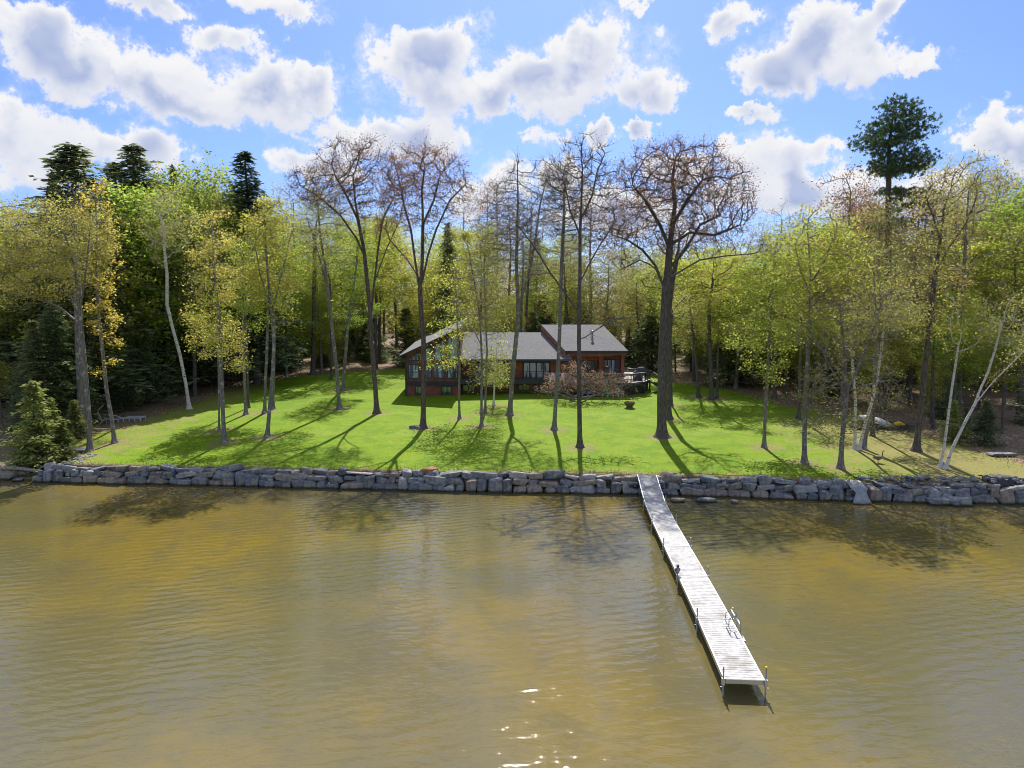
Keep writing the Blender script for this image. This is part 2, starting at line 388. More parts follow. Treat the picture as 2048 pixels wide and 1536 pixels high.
def tree_meshes(A, par, rbase, rtip, base, leafn, leafsize, spread, bark, leaf, rg, twigs=3, twlen=.7, rsplit=.045, flare=2.5, leaf_from=.05, twr=.010):
    ch, tips, r = skeleton(A, par, rbase, rtip)
    h = A[:, 2]-A[0, 2]
    r = r*(1+(flare-1)*np.exp(-np.clip(h, 0, 9)/.38)); r = r*(1-.22*np.clip(h/max(4, h.max()), 0, 1)*(r > .06))
    A = A-np.array(base)
    TV, TF, CV, CF = [], [], [], []; tb = cb = 0
    stack = [(0, None)]
    while stack:
        s, p0 = stack.pop()
        chain = [s] if p0 is None else [p0, s]; cur = s
        while ch[cur]:
            c = sorted(ch[cur], key=lambda i: -r[i]); chain.append(c[0])
            for o in c[1:]: stack.append((o, cur))
            cur = c[0]
        rr = r[chain].copy()
        if p0 is not None: rr[0] = min(rr[0], rr[1]*1.25)
        big = rr > rsplit
        nb = int(big.sum()) if big.all() or not big[0] else int(np.argmin(big))
        if big[0] and nb >= 1:
            e = min(nb+1, len(chain)); R0 = rr[:e]
            if e >= 2:
                tb = tube_np(A[chain[:e]], R0, 12 if R0[0] > .2 else (8 if R0[0] > .1 else 5), TV, TF, tb)
            if e < len(chain):
                cb = tube_np(A[chain[e-1:]], rr[e-1:], 4 if rr[e-1] > .03 else 3, CV, CF, cb)
        elif len(chain) >= 2:
            cb = tube_np(A[chain], rr, 4 if rr[0] > .03 else 3, CV, CF, cb)
    # twigs
    thin = np.where(r < leaf_from)[0]
    tw_end = []
    if twigs and len(thin):
        src = np.repeat(thin, twigs); src = src[rg.random(len(src)) < .8]
        pd = A[src]-A[np.maximum(par[src], 0)]; pd /= (np.linalg.norm(pd, axis=1)[:, None]+1e-9)
        dv = pd*.7+rg.normal(0, .55, pd.shape); dv[:, 2] += .15; dv /= np.linalg.norm(dv, axis=1)[:, None]
        L = twlen*rg.uniform(.4, 1.2, len(src))
        a = A[src]; m = a+dv*L[:, None]*.5; e = a+(dv+rg.normal(0, .18, dv.shape))*L[:, None]
        x = np.cross(dv, [0.3, .9, .2]); x /= (np.linalg.norm(x, axis=1)[:, None]+1e-9); y = np.cross(dv, x)
        # three sided slender cone
        ring = [a+x*twr, a-x*twr*.5+y*twr*.87, a-x*twr*.5-y*twr*.87]
        V = np.stack(ring+[e], 1).reshape(-1, 3); k = np.arange(len(src))[:, None]*4
        CV.append(V); tri = np.concatenate([k+np.array([[0,1,3]]), k+np.array([[1,2,3]]), k+np.array([[2,0,3]])])
        tribase = cb; cb += len(V); tw_end = np.concatenate([m, e]); TRI = tri+tribase
    else: TRI = np.zeros((0, 3), int)
    nbr = sum(len(f) for f in CF)
    # leaves
    if leafn > 0:
        srcp = tw_end if len(tw_end) else A[thin]
        n = int(len(srcp)*leafn/2) if len(tw_end) else int(len(srcp)*leafn)
        cl_ = srcp[rg.random(len(srcp)) < .42]+0
        wgt = rg.gamma(1.2, 1, len(cl_)); wgt /= wgt.sum()
        nz = rg.normal(0, spread, (n, 3)); nz[:, 2] *= .62
        C = cl_[rg.choice(len(cl_), n, p=wgt)]+nz
        LV, LF = leaf_quads(C, leafsize, rg)
        CV.append(LV); LF = LF+cb; cb += len(LV)
    else: LF = np.zeros((0, 4), int)
    trunk = np_mesh('trunk', np.concatenate(TV), [np.concatenate(TF)], [bark], smooth=True)
    quads = ([np.concatenate(CF)] if CF else [])+[LF]
    F = quads+[TRI]
    mi = np.concatenate([np.zeros(nbr, int), np.ones(len(LF), int), np.zeros(len(TRI), int)])
    F = [f for f in F if len(f)]
    crown = np_mesh('crown', np.concatenate(CV), F, [bark, leaf], mi)
    return trunk, crown
def ell_points(ells, n, rg, shell=.45):
    vol = np.array([e[3]*e[4]*e[5] for e in ells]); vol = vol/vol.sum(); out = []
    for e, v in zip(ells, vol):
        m = max(4, int(n*v)); d = rg.normal(0, 1, (m, 3)); d /= np.linalg.norm(d, axis=1)[:, None]
        rad = rg.random(m)**(shell)
        out.append(np.array(e[:3])+d*rad[:, None]*np.array(e[3:6]))
    return np.concatenate(out)
KIND = {  # leaf material, leaves per twig end, leaf size, spread, twigs, twig length, twig radius
 'red':   ('red', 3.6, .105, .24, 6, .95, .014), 'bare': ('bare', 1.2, .09, .2, 7, 1.05, .014),
 'yellow':('yellow', 22, .15, .34, 2, .6, .011), 'green': ('green', 24, .15, .34, 2, .6, .011), 'olive': ('olive', 15, .12, .36, 3, .7, .012),
 'gold':  ('gold', 14, .18, .26, 2, .5, .010), 'orange': ('orange', 20, .14, .34, 2, .55, .011), 'tan': ('tan', 15, .12, .34, 3, .7, .015),
 'sparse':('olive', 9, .12, .32, 3, .8, .014), 'dry': ('dry', 2.4, .14, .22, 3, .6, .012)}
def hero(name, label, cat, base, wpx, trunks, ells, kind, bark='bark', natt=700, step=.45, jit=.14, kill=.8, infl=6, dense=1.0, group=None, sway=.5, depth=1.15, up=.06, seed=None, rtip=.022):
    rg = np.random.default_rng(seed if seed is not None else int(base[0]*13+base[1]))
    B = ground_pt(*base); Y = B.y
    polys = []
    for k, tr in enumerate(trunks):
        pl = []
        side = rg.uniform(-sway, sway)
        for i, (x, y) in enumerate(tr):
            f = i/max(1, len(tr)-1)
            p = pt(x, y, Y+(0 if k == 0 else side*4*f)); pl.append(p)
        if k == 0: pl[0] = B-Vector((0, 0, .15))
        else:
            pl[0] = pt(*tr[0], Y)
        polys.append(pl)
    E = []
    for (cx, cy, rx, ry) in ells:
        c = pt(cx, cy, Y); s = Y/FPX
        E.append((c.x, c.y, c.z, rx*s, max(.6, min(rx, ry*1.3)*s*depth), ry*s))
    att = ell_points(E, natt, rg)
    att = att[att[:, 2] > B.z+1.2]
    A, par = grow(polys, att, step, infl, kill, jit=jit, up=up, rg=rg)
    lm, ln, ls, sp, tw, tl, twr = KIND[kind]
    rtip = .013 if bark == 'birch' else rtip; rb = wpx*.74/2*Y/FPX; natt = int(natt*2.1); kill *= .78; step *= .88
    tm, cm = tree_meshes(A, par, rb, rtip, B, ln*dense, ls, sp, M[bark], LM[lm], rg, tw, tl, twr=twr)
    t = empty(name, B, label, cat, group)
    link('trunk', tm, t); link('crown', cm, t)
    return t
def conifer_mesh(H, Rr, rg, lmat, low=.12, nbr=230, droop=.25, spray=.42, per=13, power=.8, tr=.22, lift=.0, mod=None):
    TV, TF = [], []
    zz = np.linspace(-.2, H, 14); rr = tr*(1-np.clip(zz/H, 0, 1))**.8+.02
    wob = np.cumsum(rg.normal(0, .05, (14, 2)), 0)*.6
    P = np.column_stack([wob[:, 0], wob[:, 1], zz]); b = tube_np(P, rr, 9, TV, TF, 0)
    BV, BF = [], []; bb = 0; C = []; D = []
    for i in range(nbr):
        f = low+(1-low)*rg.random()**.85; z = f*H
        L = Rr*(1-(f-low)/(1-low)*.97)**power*rg.uniform(.55, 1.15)
        if mod is not None: L *= mod(f)
        a = rg.uniform(0, 2*math.pi); d = np.array([math.cos(a), math.sin(a)])
        n = max(3, int(per*L/Rr)+2); t = np.linspace(0, 1, n)
        x = np.interp(z, zz, P[:, 0])+d[0]*L*t; y = np.interp(z, zz, P[:, 1])+d[1]*L*t
        zc = z+L*(lift*t-droop*t**1.6+(.12*np.sin(t*3+i)))
        Q = np.column_stack([x, y, zc])
        if i % 2 == 0: bb = tube_np(Q, .035*L/Rr*(1-t*.8)+.006, 3, BV, BF, bb)
        for j in range(1, n):
            side = np.array([-d[1], d[0], 0]); w = spray*(1.25-t[j])*L/Rr+.15
            k = 5
            s = rg.uniform(-1, 1, k)
            c = Q[j]+side*(s*w*1.6)[:, None]+rg.normal(0, .09, (k, 3)); c[:, 2] -= np.abs(s)*w*.25
            dirv = side*(np.sign(s))[:, None]+np.array([d[0], d[1], 0])*.7+rg.normal(0, .25, (k, 3)); dirv[:, 2] -= .3
            C.append(c); D.append(dirv)
    C = np.concatenate(C); D = np.concatenate(D); D /= np.linalg.norm(D, axis=1)[:, None]
    n = len(C); nr = rg.normal(0, .45, (n, 3)); nr[:, 2] += 1; s = np.cross(D, nr); s /= (np.linalg.norm(s, axis=1)[:, None]+1e-9)
    l = (rg.uniform(.16, .42, n)*(.75+Rr*.06))[:, None]; w = l*.24
    V = np.stack([C-D*l*.5, C+s*w, C+D*l*.6, C-s*w], 1).reshape(-1, 3); F = np.arange(4*n).reshape(-1, 4)
    BVc = np.concatenate(BV); V = np.concatenate([BVc, V]); BFc = np.concatenate(BF)
    mi = np.concatenate([np.zeros(len(BFc), int), np.ones(n, int)])
    tm = np_mesh('trunk', np.concatenate(TV), [np.concatenate(TF)], [M['bark_dark']], smooth=True)
    cm = np_mesh('crown', V, [BFc, F+len(BVc)], [M['bark_dark'], lmat], mi)
    return tm, cm
# ------------------------------------------------------------------ ground, lawn, water
def grid_lines(pts):
    out = []
    for a, b, s in pts: out += list(np.arange(a, b, s))
    out.append(pts[-1][1]); return np.array(out)
def sheet(name, xs, ys, zf, mats, keep=None, attrs=None, rel=False):
    X, Y = np.meshgrid(xs, ys); 
    if rel: Y = Y+shoreY(X)
    Z = zf(X, Y); nx, ny = len(xs), len(ys)
    i = (np.arange(ny-1)[:, None]*nx+np.arange(nx-1)[None]); F = np.stack([i, i+1, i+nx+1, i+nx], -1).reshape(-1, 4)
    V = np.stack([X.ravel(), Y.ravel(), Z.ravel()], 1)
    at = {k: f(V[:, 0], V[:, 1]) for k, f in (attrs or {}).items()}
    if keep is not None:
        k = keep(V[:, 0], V[:, 1]); F = F[k[F].all(1)]
        used = np.unique(F); mp = -np.ones(len(V), int); mp[used] = np.arange(len(used)); V = V[used]; F = mp[F]; at = {a: b[used] for a, b in at.items()}
    return link(name, np_mesh(name, V, [F], mats, smooth=True, attrs=at))
LAWN_PX = [(96,920),(118,892),(190,862),(240,856),(287,838),(337,818),(400,800),(450,779),(512,768),(562,754),(622,750),(687,743),(760,741),(804,738),(900,736),(1050,736),(1200,738),(1300,745),
           (1339,763),(1386,767),(1449,777),(1486,785),(1536,800),(1586,812),(1686,826),(1823,858),(1911,883),(1961,901),(2048,926),(2200,960)]
LW = [ground_pt(*p) for p in LAWN_PX]
poly = [(p.x, p.y) for p in LW]
xs_ = np.linspace(poly[-1][0]+3, poly[0][0], 60)
poly += [(x, float(shoreY(x))+.55) for x in xs_]
PA = np.array(poly); PB = np.roll(PA, -1, 0)
def sdist(x, y):
    x = np.asarray(x, float).ravel(); y = np.asarray(y, float).ravel(); out = np.full(len(x), 1e9); ins = np.zeros(len(x), bool)
    for a, b in zip(PA, PB):
        ab = b-a; t = np.clip(((x-a[0])*ab[0]+(y-a[1])*ab[1])/(ab@ab+1e-9), 0, 1)
        out = np.minimum(out, np.hypot(x-a[0]-t*ab[0], y-a[1]-t*ab[1]))
        c = (a[1] > y) != (b[1] > y)
        with np.errstate(all='ignore'): xi = (b[0]-a[0])*(y-a[1])/(b[1]-a[1]+1e-12)+a[0]
        ins ^= c & (x < xi)
    return np.where(ins, out, -out)
# leaf litter ground
m, q, out = mat('forest_floor'); p = q.n('ShaderNodeBsdfPrincipled'); tc = q.n('ShaderNodeTexCoord')
n1 = q.noise(tc.outputs['Object'], .35, 6, .65); n2 = q.noise(tc.outputs['Object'], 5, 6, .7)
c = q.mix(q.rng(n2.outputs['Fac'], .35, .68), (.10,.070,.045), (.36,.25,.17))
c = q.mix(q.rng(n1.outputs['Fac'], .52, .66), c, (.10,.11,.035))
q.l(c, p.inputs['Base Color']); p.inputs['Roughness'].default_value = .95
b = q.n('ShaderNodeBump'); b.inputs['Distance'].default_value = .12; q.l(n2.outputs['Fac'], b.inputs['Height']); q.l(b.outputs[0], p.inputs['Normal'])
q.l(p.outputs[0], out.inputs[0]); M['floor'] = m
xs = grid_lines([(-600,-100,25),(-100,-45,5),(-45,45,.6),(45,100,5),(100,601,25)])
ys = grid_lines([(-30,-1,3),(-1,4,.2),(4,60,1.2),(60,140,6),(140,520,20)])
gnd = tag(sheet('ground', xs, ys, lambda x, y: terrain(x, y), [m], rel=True), 'brown forest floor covered in fallen leaves', 'ground', kind='structure')
# lawn
m, q, out = mat('lawn_grass'); tc = q.n('ShaderNodeTexCoord')
def attr(q, nm):
    a = q.n('ShaderNodeAttribute'); a.attribute_name = nm; return a.outputs['Fac']
na = q.noise(tc.outputs['Object'], .22, 5, .6); nb = q.noise(tc.outputs['Object'], 1.1, 5, .65); ncn = q.noise(tc.outputs['Object'], 14, 5, .75)
c = q.mix(q.rng(ncn.outputs['Fac'], .3, .7), (.080,.165,.003), (.225,.33,.006))
c = q.mix(q.m('MULTIPLY', q.rng(na.outputs['Fac'], .48, .68), .55), c, (.21,.28,.035))
c = q.mix(q.m('MULTIPLY', q.rng(nb.outputs['Fac'], .52, .68), .5), c, (.25,.29,.05))
c = q.mix(q.m('MULTIPLY', q.rng(q.noise(tc.outputs['Object'], .55, 5, .62, .4).outputs['Fac'], .44, .60), .65), c, q.mix(.5, (.055,.15,.002), (.12,.24,.003)))
c = q.mix(q.m('MULTIPLY', q.rng(q.noise(tc.outputs['Object'], 3.2, 4, .7).outputs['Fac'], .50, .70), .40), c, (.28,.34,.03))
c = q.mix(q.rng(q.m('ADD', attr(q, 'base'), q.m('MULTIPLY', q.m('SUBTRACT', nb.outputs['Fac'], .5), 1.8)), .35, .9, 0, .7), c, q.mix(q.rng(ncn.outputs['Fac'], .4, .6), (.14,.11,.05), (.30,.27,.11)))
dry = q.rng(q.m('ADD', attr(q, 'dry'), q.m('MULTIPLY', q.m('SUBTRACT', nb.outputs['Fac'], .5), 1.6)), .35, .85)
c = q.mix(q.m('MULTIPLY', dry, .85), c, q.mix(q.rng(ncn.outputs['Fac'], .35, .65), (.17,.145,.05), (.33,.275,.115)))
sp = q.n('ShaderNodeTexVoronoi'); q.l(tc.outputs['Object'], sp.inputs['Vector']); sp.inputs['Scale'].default_value = 1.7
c = q.mix(q.m('MULTIPLY', q.m('LESS_THAN', sp.outputs['Distance'], .055), .7), c, (.60,.55,.40))
# bare, littered edge
lit_c = q.mix(q.rng(q.noise(tc.outputs['Object'], 5, 6, .7).outputs['Fac'], .35, .68), (.10,.070,.045), (.36,.25,.17))
ed = q.rng(q.m('ADD', attr(q, 'edge'), q.m('MULTIPLY', q.m('SUBTRACT', nb.outputs['Fac'], .5), 3.2)), .2, .9)
c = q.mix(ed, lit_c, c)
d = q.n('ShaderNodeBsdfPrincipled'); q.l(c, d.inputs['Base Color']); d.inputs['Roughness'].default_value = .85; d.inputs['Specular IOR Level'].default_value = .15
d.inputs['Sheen Weight'].default_value = 0
b = q.n('ShaderNodeBump'); b.inputs['Distance'].default_value = .05; b.inputs['Strength'].default_value = .8; q.l(ncn.outputs['Fac'], b.inputs['Height']); q.l(b.outputs[0], d.inputs['Normal'])
q.l(d.outputs[0], out.inputs[0]); M['lawn'] = m
def dryf(x, y):
    s = y-shoreY(x)
    a = np.clip(1.1-(s-1.0)/2.2, 0, 1)*.75*np.clip((x+12)/14, .25, 1)
    b_ = np.clip((x-14)/14, 0, 1)*.85*np.clip((30-s)/12, .35, 1)
    c_ = np.clip((-25-x)/5, 0, 1)*.6
    return np.maximum(np.maximum(a, b_), c_)
BASES = [ground_pt(*p) for p in ((180,902),(163,862),(230,886),(449,885),(438,862),(492,829),(529,826),(534,874),(679,818),(686,781),(626,749),(754,827),(846,857),(919,838),(963,853),(970,826),(987,811),(1019,831),(1108,860),(1160,895),(1324,874),(1337,838),(1343,811),(1397,795),(1423,799),(1434,797),(1528,895),(1609,926),(1681,937),(1712,898),(1832,902),(1883,936))]
def basef(x, y):
    o = np.zeros(len(x))
    for b_ in BASES: o = np.maximum(o, 1.15*np.exp(-(((x-b_.x)/1.5)**2+((y-b_.y)/1.7)**2)))
    return o
lx = np.arange(-40, 60, .5); ly = np.concatenate([np.arange(.6, 4, .25), np.arange(4, 62, .5)])
tag(sheet('lawn', lx, ly, lambda x, y: terrain(x, y)+.012, [m], keep=lambda x, y: (sdist(x, y) > -1.3) & (y-shoreY(x) > .62), attrs={'edge': sdist, 'dry': dryf, 'base': basef}, rel=True),
    'bright green mown lawn sloping to the stone wall', 'lawn', kind='structure')
# water
m, q, out = mat('lake_water'); tc = q.n('ShaderNodeTexCoord')
p = q.n('ShaderNodeBsdfPrincipled')
big = q.noise(tc.outputs['Object'], .07, 4, .55); mid = q.noise(tc.outputs['Object'], .6, 5, .6, .6)
c = q.mix(q.rng(big.outputs['Fac'], .40, .62), (.112,.098,.042), (.178,.132,.028))
c = q.mix(q.m('MULTIPLY', q.rng(mid.outputs['Fac'], .45, .65), .35), c, (.098,.092,.05))
q.l(c, p.inputs['Base Color']); p.inputs['Roughness'].default_value = .035; p.inputs['IOR'].default_value = 1.5; p.inputs['Specular IOR Level'].default_value = .65
def wv(rot, sx, sy, sc, det, dist):
    mp = q.n('ShaderNodeMapping'); q.l(tc.outputs['Object'], mp.inputs[0]); mp.inputs['Rotation'].default_value = (0, 0, rot); mp.inputs['Scale'].default_value = (sx, sy, 1)
    return q.noise(mp.outputs[0], sc, det, .38, dist).outputs['Fac']
def wave(rot, scale, dist, det, dsc):
    mp = q.n('ShaderNodeMapping'); q.l(tc.outputs['Object'], mp.inputs[0]); mp.inputs['Rotation'].default_value = (0, 0, rot)
    w_ = q.n('ShaderNodeTexWave', wave_type='BANDS', bands_direction='Y', wave_profile='SIN'); q.l(mp.outputs[0], w_.inputs['Vector'])
    w_.inputs['Scale'].default_value = scale; w_.inputs['Distortion'].default_value = dist; w_.inputs['Detail'].default_value = det; w_.inputs['Detail Scale'].default_value = dsc; w_.inputs['Detail Roughness'].default_value = .55
    return w_.outputs['Fac']
w1 = wave(R(-17), .55, 7, 3, .55); w2 = wv(R(-20), .42, 1, 3.2, 4, .6); w3 = q.m('ADD', wv(R(30), .6, 1, 8.0, 3, .3), q.m('MULTIPLY', wv(R(-5), .5, 1, 17.0, 2, .2), .55))
hgt = q.m('ADD', q.m('ADD', q.m('MULTIPLY', w1, .0078), q.m('MULTIPLY', w2, .031)), q.m('MULTIPLY', w3, .0066))
patch = q.rng(q.noise(tc.outputs['Object'], .09, 3, .5).outputs['Fac'], .35, .65, .55, 1.15)
b = q.n('ShaderNodeBump'); b.inputs['Strength'].default_value = 1; b.inputs['Distance'].default_value = 1.0; q.l(q.m('MULTIPLY', hgt, patch), b.inputs['Height']); q.l(b.outputs[0], p.inputs['Normal'])
q.l(p.outputs[0], out.inputs[0])
wm = MB(); wm.add([(-800,-500,0),(800,-500,0),(800,75,0),(-800,75,0)], [(0,1,2,3)])
tag(wm.build('lake', m), 'murky golden brown lake water with small ripples', 'water', kind='structure')

# ------------------------------------------------------------------ stones
def stonemat(name, cs, rust=.25):
    m, q, out = mat(name); p = q.n('ShaderNodeBsdfPrincipled'); tc = q.n('ShaderNodeTexCoord')
    geo = q.n('ShaderNodeNewGeometry'); oi = q.n('ShaderNodeObjectInfo')
    r = q.m('FRACT', q.m('ADD', geo.outputs['Random Per Island'], q.m('MULTIPLY', oi.outputs['Random'], 3.7)))
    c = q.ramp(r, *[(i/(len(cs)), x) for i, x in enumerate(cs)], interp='CONSTANT')
    n = q.noise(tc.outputs['Object'], 3.5, 7, .7)
    c = q.mix(q.rng(n.outputs['Fac'], .3, .72), q.mix(1., c, (.55,.55,.58), 'MULTIPLY'), q.mix(1., c, (1.35,1.33,1.3), 'MULTIPLY'))
    gp = q.n('ShaderNodeSeparateXYZ'); q.l(geo.outputs['Position'], gp.inputs[0])
    c = q.mix(q.rng(q.noise(tc.outputs['Object'], 1.1, 5, .7).outputs['Fac'], .52, .66), c, (.30,.31,.24))            # lichen and dirt
    c = q.mix(q.rng(q.m('ADD', gp.outputs[2], q.m('MULTIPLY', q.m('SUBTRACT', n.outputs['Fac'], .5), .25)), .06, .20, 1, 0), c, (.055,.052,.035))   # wet, algae line
    q.l(c, p.inputs['Base Color']); p.inputs['Roughness'].default_value = .85; p.inputs['Specular IOR Level'].default_value = .3
    b = q.n('ShaderNodeBump'); b.inputs['Distance'].default_value = .06; q.l(q.noise(tc.outputs['Object'], 7, 7, .7).outputs['Fac'], b.inputs['Height']); q.l(b.outputs[0], p.inputs['Normal'])
    q.l(p.outputs[0], out.inputs[0]); return m
M['stone'] = stonemat('lake_stone', [(.17,.19,.21),(.24,.26,.28),(.20,.21,.22),(.33,.34,.35),(.14,.15,.165),(.27,.23,.20),(.40,.39,.37),(.19,.22,.25),(.23,.24,.26),(.31,.26,.22)])
M['stone_dark'] = stonemat('dark_stone', [(.16,.17,.19),(.21,.22,.24),(.25,.24,.24),(.14,.15,.17)])
def rock_geo(w, d, h, rg, jit=.36, extra=8):
    pts = []
    for sx in (-1, 1):
        for sy in (-1, 1):
            for sz in (-1, 1):
                pts.append((sx*w/2*(1-rg.uniform(0, jit*1.6)), sy*d/2*(1-rg.uniform(0, jit*1.5)), sz*h/2*(1-rg.uniform(0, jit*1.3))))
    for _ in range(extra):
        v = rg.normal(0, 1, 3); k = int(rg.integers(0, 3)); v = np.clip(v, -.75, .75); v[k] = np.sign(v[k])*rg.uniform(.95, 1.08)
        pts.append((v[0]*w/2, v[1]*d/2, v[2]*h/2))
    bm = bmesh.new()
    for p in pts: bm.verts.new(p)
    r = bmesh.ops.convex_hull(bm, input=bm.verts)
    bmesh.ops.delete(bm, geom=[v for v in bm.verts if not v.link_faces], context='VERTS')
    bmesh.ops.dissolve_limit(bm, angle_limit=R(14), verts=bm.verts, edges=bm.edges)
    bmesh.ops.bevel(bm, geom=list(bm.edges), offset=min(w, h)*.10, segments=1, affect='EDGES', clamp_overlap=True)
    bmesh.ops.triangulate(bm, faces=bm.faces)
    bm.verts.index_update(); V = np.array([v.co[:] for v in bm.verts]); F = np.array([[v.index for v in f.verts] for f in bm.faces]); bm.free()
    return V, F
rgs = np.random.default_rng(11)
stones = []      # (x, z0, z1, w, setback)
x = -33.2
rows = [[], [], []]; tall = []
h1f = lambda x: .44+.06*math.sin(x*1.7)+.05*math.sin(x*3.9+1); h2f = lambda x: .84+.05*math.sin(x*1.3+2)+.04*math.sin(x*4.7)
topf = lambda x: 1.12+.07*math.sin(x*.9)+.04*math.sin(x*3.1)
while x < 43:
    w = rgs.uniform(.55, 1.75); c = x+w/2
    if rgs.random() < .14: w = rgs.uniform(.6, .95); c = x+w/2; stones.append((c, -.3, h2f(c), w, .05)); tall.append((x, x+w))
    else: stones.append((c, -.3, h1f(c), w, .0))
    x += w
for r, (lo, hi, sb) in enumerate([(h1f, h2f, .22), (h2f, topf, .42)]):
    x = -33.0+.4*r
    while x < 43:
        w = rgs.uniform(.4, 1.6) if r == 0 else rgs.uniform(.45, 1.9); c = x+w/2
        if r == 0:
            hit = [t for t in tall if t[0] < x+w-.12 and t[1] > x+.12]
            if hit:
                if hit[0][0] > x+.45: w = hit[0][0]-x; c = x+w/2
                else: x = hit[0][1]; continue
        z1 = hi(c)+(rgs.uniform(-.1, .16) if r == 1 else 0)
        if r == 1 and 21 < c: z1 -= rgs.uniform(0, .25)
        stones.append((c, lo(c), z1, w, sb+rgs.uniform(-.12, .14)))
        x += w
def stone_at(c, z0, z1, w, sb):
    h = z1-z0; d = rgs.uniform(.7, .95)
    V, F = rock_geo(w*1.13, d, h*1.24, rgs)
    y = float(shoreY(c))+sb+d/2; a = math.atan2(float(shoreY(c+.5)-shoreY(c-.5)), 1)+rgs.uniform(-.2, .2); t = rgs.uniform(-.17, .17)
    Rm = np.array(Matrix.Rotation(a, 3, 'Z') @ Matrix.Rotation(t, 3, 'Y') @ Matrix.Rotation(rgs.uniform(-.10, .04), 3, 'X'))
    return V @ Rm.T, F, Vector((c, y, (z0+z1)/2))
wall = empty('stone_wall', (0, float(shoreY(0))+.4, 0), 'long retaining wall of stacked grey boulders between lawn and lake', 'stone wall')
order = sorted(range(len(stones)), key=lambda i: -stones[i][3]*(stones[i][2]-max(0, stones[i][1]))*(1 if stones[i][0] < 30.5 else .01))
rest = ([], []); nb = 0
for k, i in enumerate(order):
    V, F, P = stone_at(*stones[i])
    if k < 100:
        o = link('boulder', np_mesh('boulder', V, [F], [M['stone']]), wall); o.location = P-wall.location
    else:
        rest[0].append(V+np.array(P-wall.location)); rest[1].append(F+nb); nb += len(V)
# small chinking stones wedged between the big ones
for _ in range(150):
    c = rgs.uniform(-33, 33); z = rgs.uniform(.1, 1.1); s = rgs.uniform(.14, .3)
    V, F = rock_geo(s*1.3, s, s, rgs, extra=2); rest[0].append(V+np.array((c, float(shoreY(c))+.12+.42*z+rgs.uniform(0, .1), z))-np.array(wall.location)); rest[1].append(F+nb); nb += len(V)
o = link('boulder', np_mesh('boulder', np.concatenate(rest[0]), [np.concatenate(rest[1])], [M['stone']]), wall); o['kind'] = 'stuff'
def free_rock(name, px, py, w, d, h, label, cat='rock', mt='stone', sink=.25, P=None, group=None, rz=0):
    V, F = rock_geo(w, d, h, rgs); P = P or ground_pt(px, py)
    o = link(name, np_mesh(name, V, [F], [M[mt]])); o.location = P+Vector((0, 0, h*(.5-sink))); o.rotation_euler = (0, 0, rz); return tag(o, label, cat, group)
# left rough shore
lr = [(12,952,1.5,.9,.75,'big pale grey boulder at the water edge in the left corner'),(26,938,.9,.7,.5,'light grey rock under the driftwood log'),
      (44,947,1.0,.7,.45,'flat brownish rock at the water beside the log'),(60,940,.8,.7,.6,'grey rock against the left end of the stone wall'),(36,956,.7,.5,.3,'low wet rock at the waterline left of the wall')]
for (px, py, w, d, h, lb) in lr:
    x, y = water_pt(px, py+6); y = max(y, float(shoreY(x))+.2); free_rock('shore_rock', 0, 0, w, d, h, lb, P=Vector((x, y, max(0, float(terrain(x, y))))))
nb = 0; VV = []; FF = []
for _ in range(650):
    s = rgs.uniform(.07, .3); 
    if rgs.random() < .5: x = rgs.uniform(-38, -30.5); y = float(shoreY(x))+rgs.uniform(.1, 3.8)
    else: x = rgs.uniform(22, 33); y = float(shoreY(x))+rgs.uniform(.5, 1.7)
    V, F = rock_geo(s*1.4, s, s*.7, rgs, extra=1); VV.append(V+np.array((x, y, float(terrain(x, y))+(.25 if x > 0 else 0)*rgs.random()))); FF.append(F+nb); nb += len(V)
tag(link('rubble', np_mesh('rubble', np.concatenate(VV), [np.concatenate(FF)], [M['stone']])), 'loose grey rubble scattered along the bank', 'rubble', kind='stuff')
for (px, py, w, d, h, lb) in [(1907,1000,1.6,.9,.65,'rounded pale boulder lying in the water at the right end of the wall'),(1868,998,1.5,.8,.6,'long flat boulder in the water left of the rounded pale boulder'),
        (1952,985,1.7,1,.95,'large dark boulder under the black tarp'),(2000,985,1.6,1,.95,'square dark boulder at the right picture edge'),(1300+55,998,1.0,.5,.3,'flat slab half in the water just right of the dock'),
        (1412,998,1.25,.6,.35,'pale flat slab in the water right of the dock'),(1470,1001,.5,.4,.3,'small pointed white stone in the water right of the dock')]:
    x, y = water_pt(px, py+6); free_rock('shore_rock', 0, 0, w, d, h, lb, P=Vector((x, min(y, float(shoreY(x))-.15) if py > 990 else y+.4, .02 if py > 990 else .25)), mt='stone' if 'dark' not in lb else 'stone_dark')
free_rock('rock', 829, 857, .9, .5, .42, 'small dark rock at the foot of the tall tree left of the house', rz=.3)
free_rock('rock', 838, 858, .6, .45, .35, 'small pale stone touching the trunk of the tall tree left of the house')
free_rock('rock', 1012, 747, .5, .4, .3, 'pale stone in grass', P=ground_pt(797, 763)) and None
bpy.data.objects.remove([o for o in bpy.data.objects if o.get('label') == 'pale stone in grass'][0])
for nm, (px, py), (w, d, h), lb in [('stone_slab', (158,903), (2.1,1.3,.22), 'flat grey stone slab on the grass beside the left lakeside trunk'),('stone_slab', (2003,912), (1.9,.9,.3), 'flat pale slab with a dark shadow below, on the grass at the right edge')]:
    free_rock(nm, px, py, w, d, h, lb, 'slab', sink=.1)
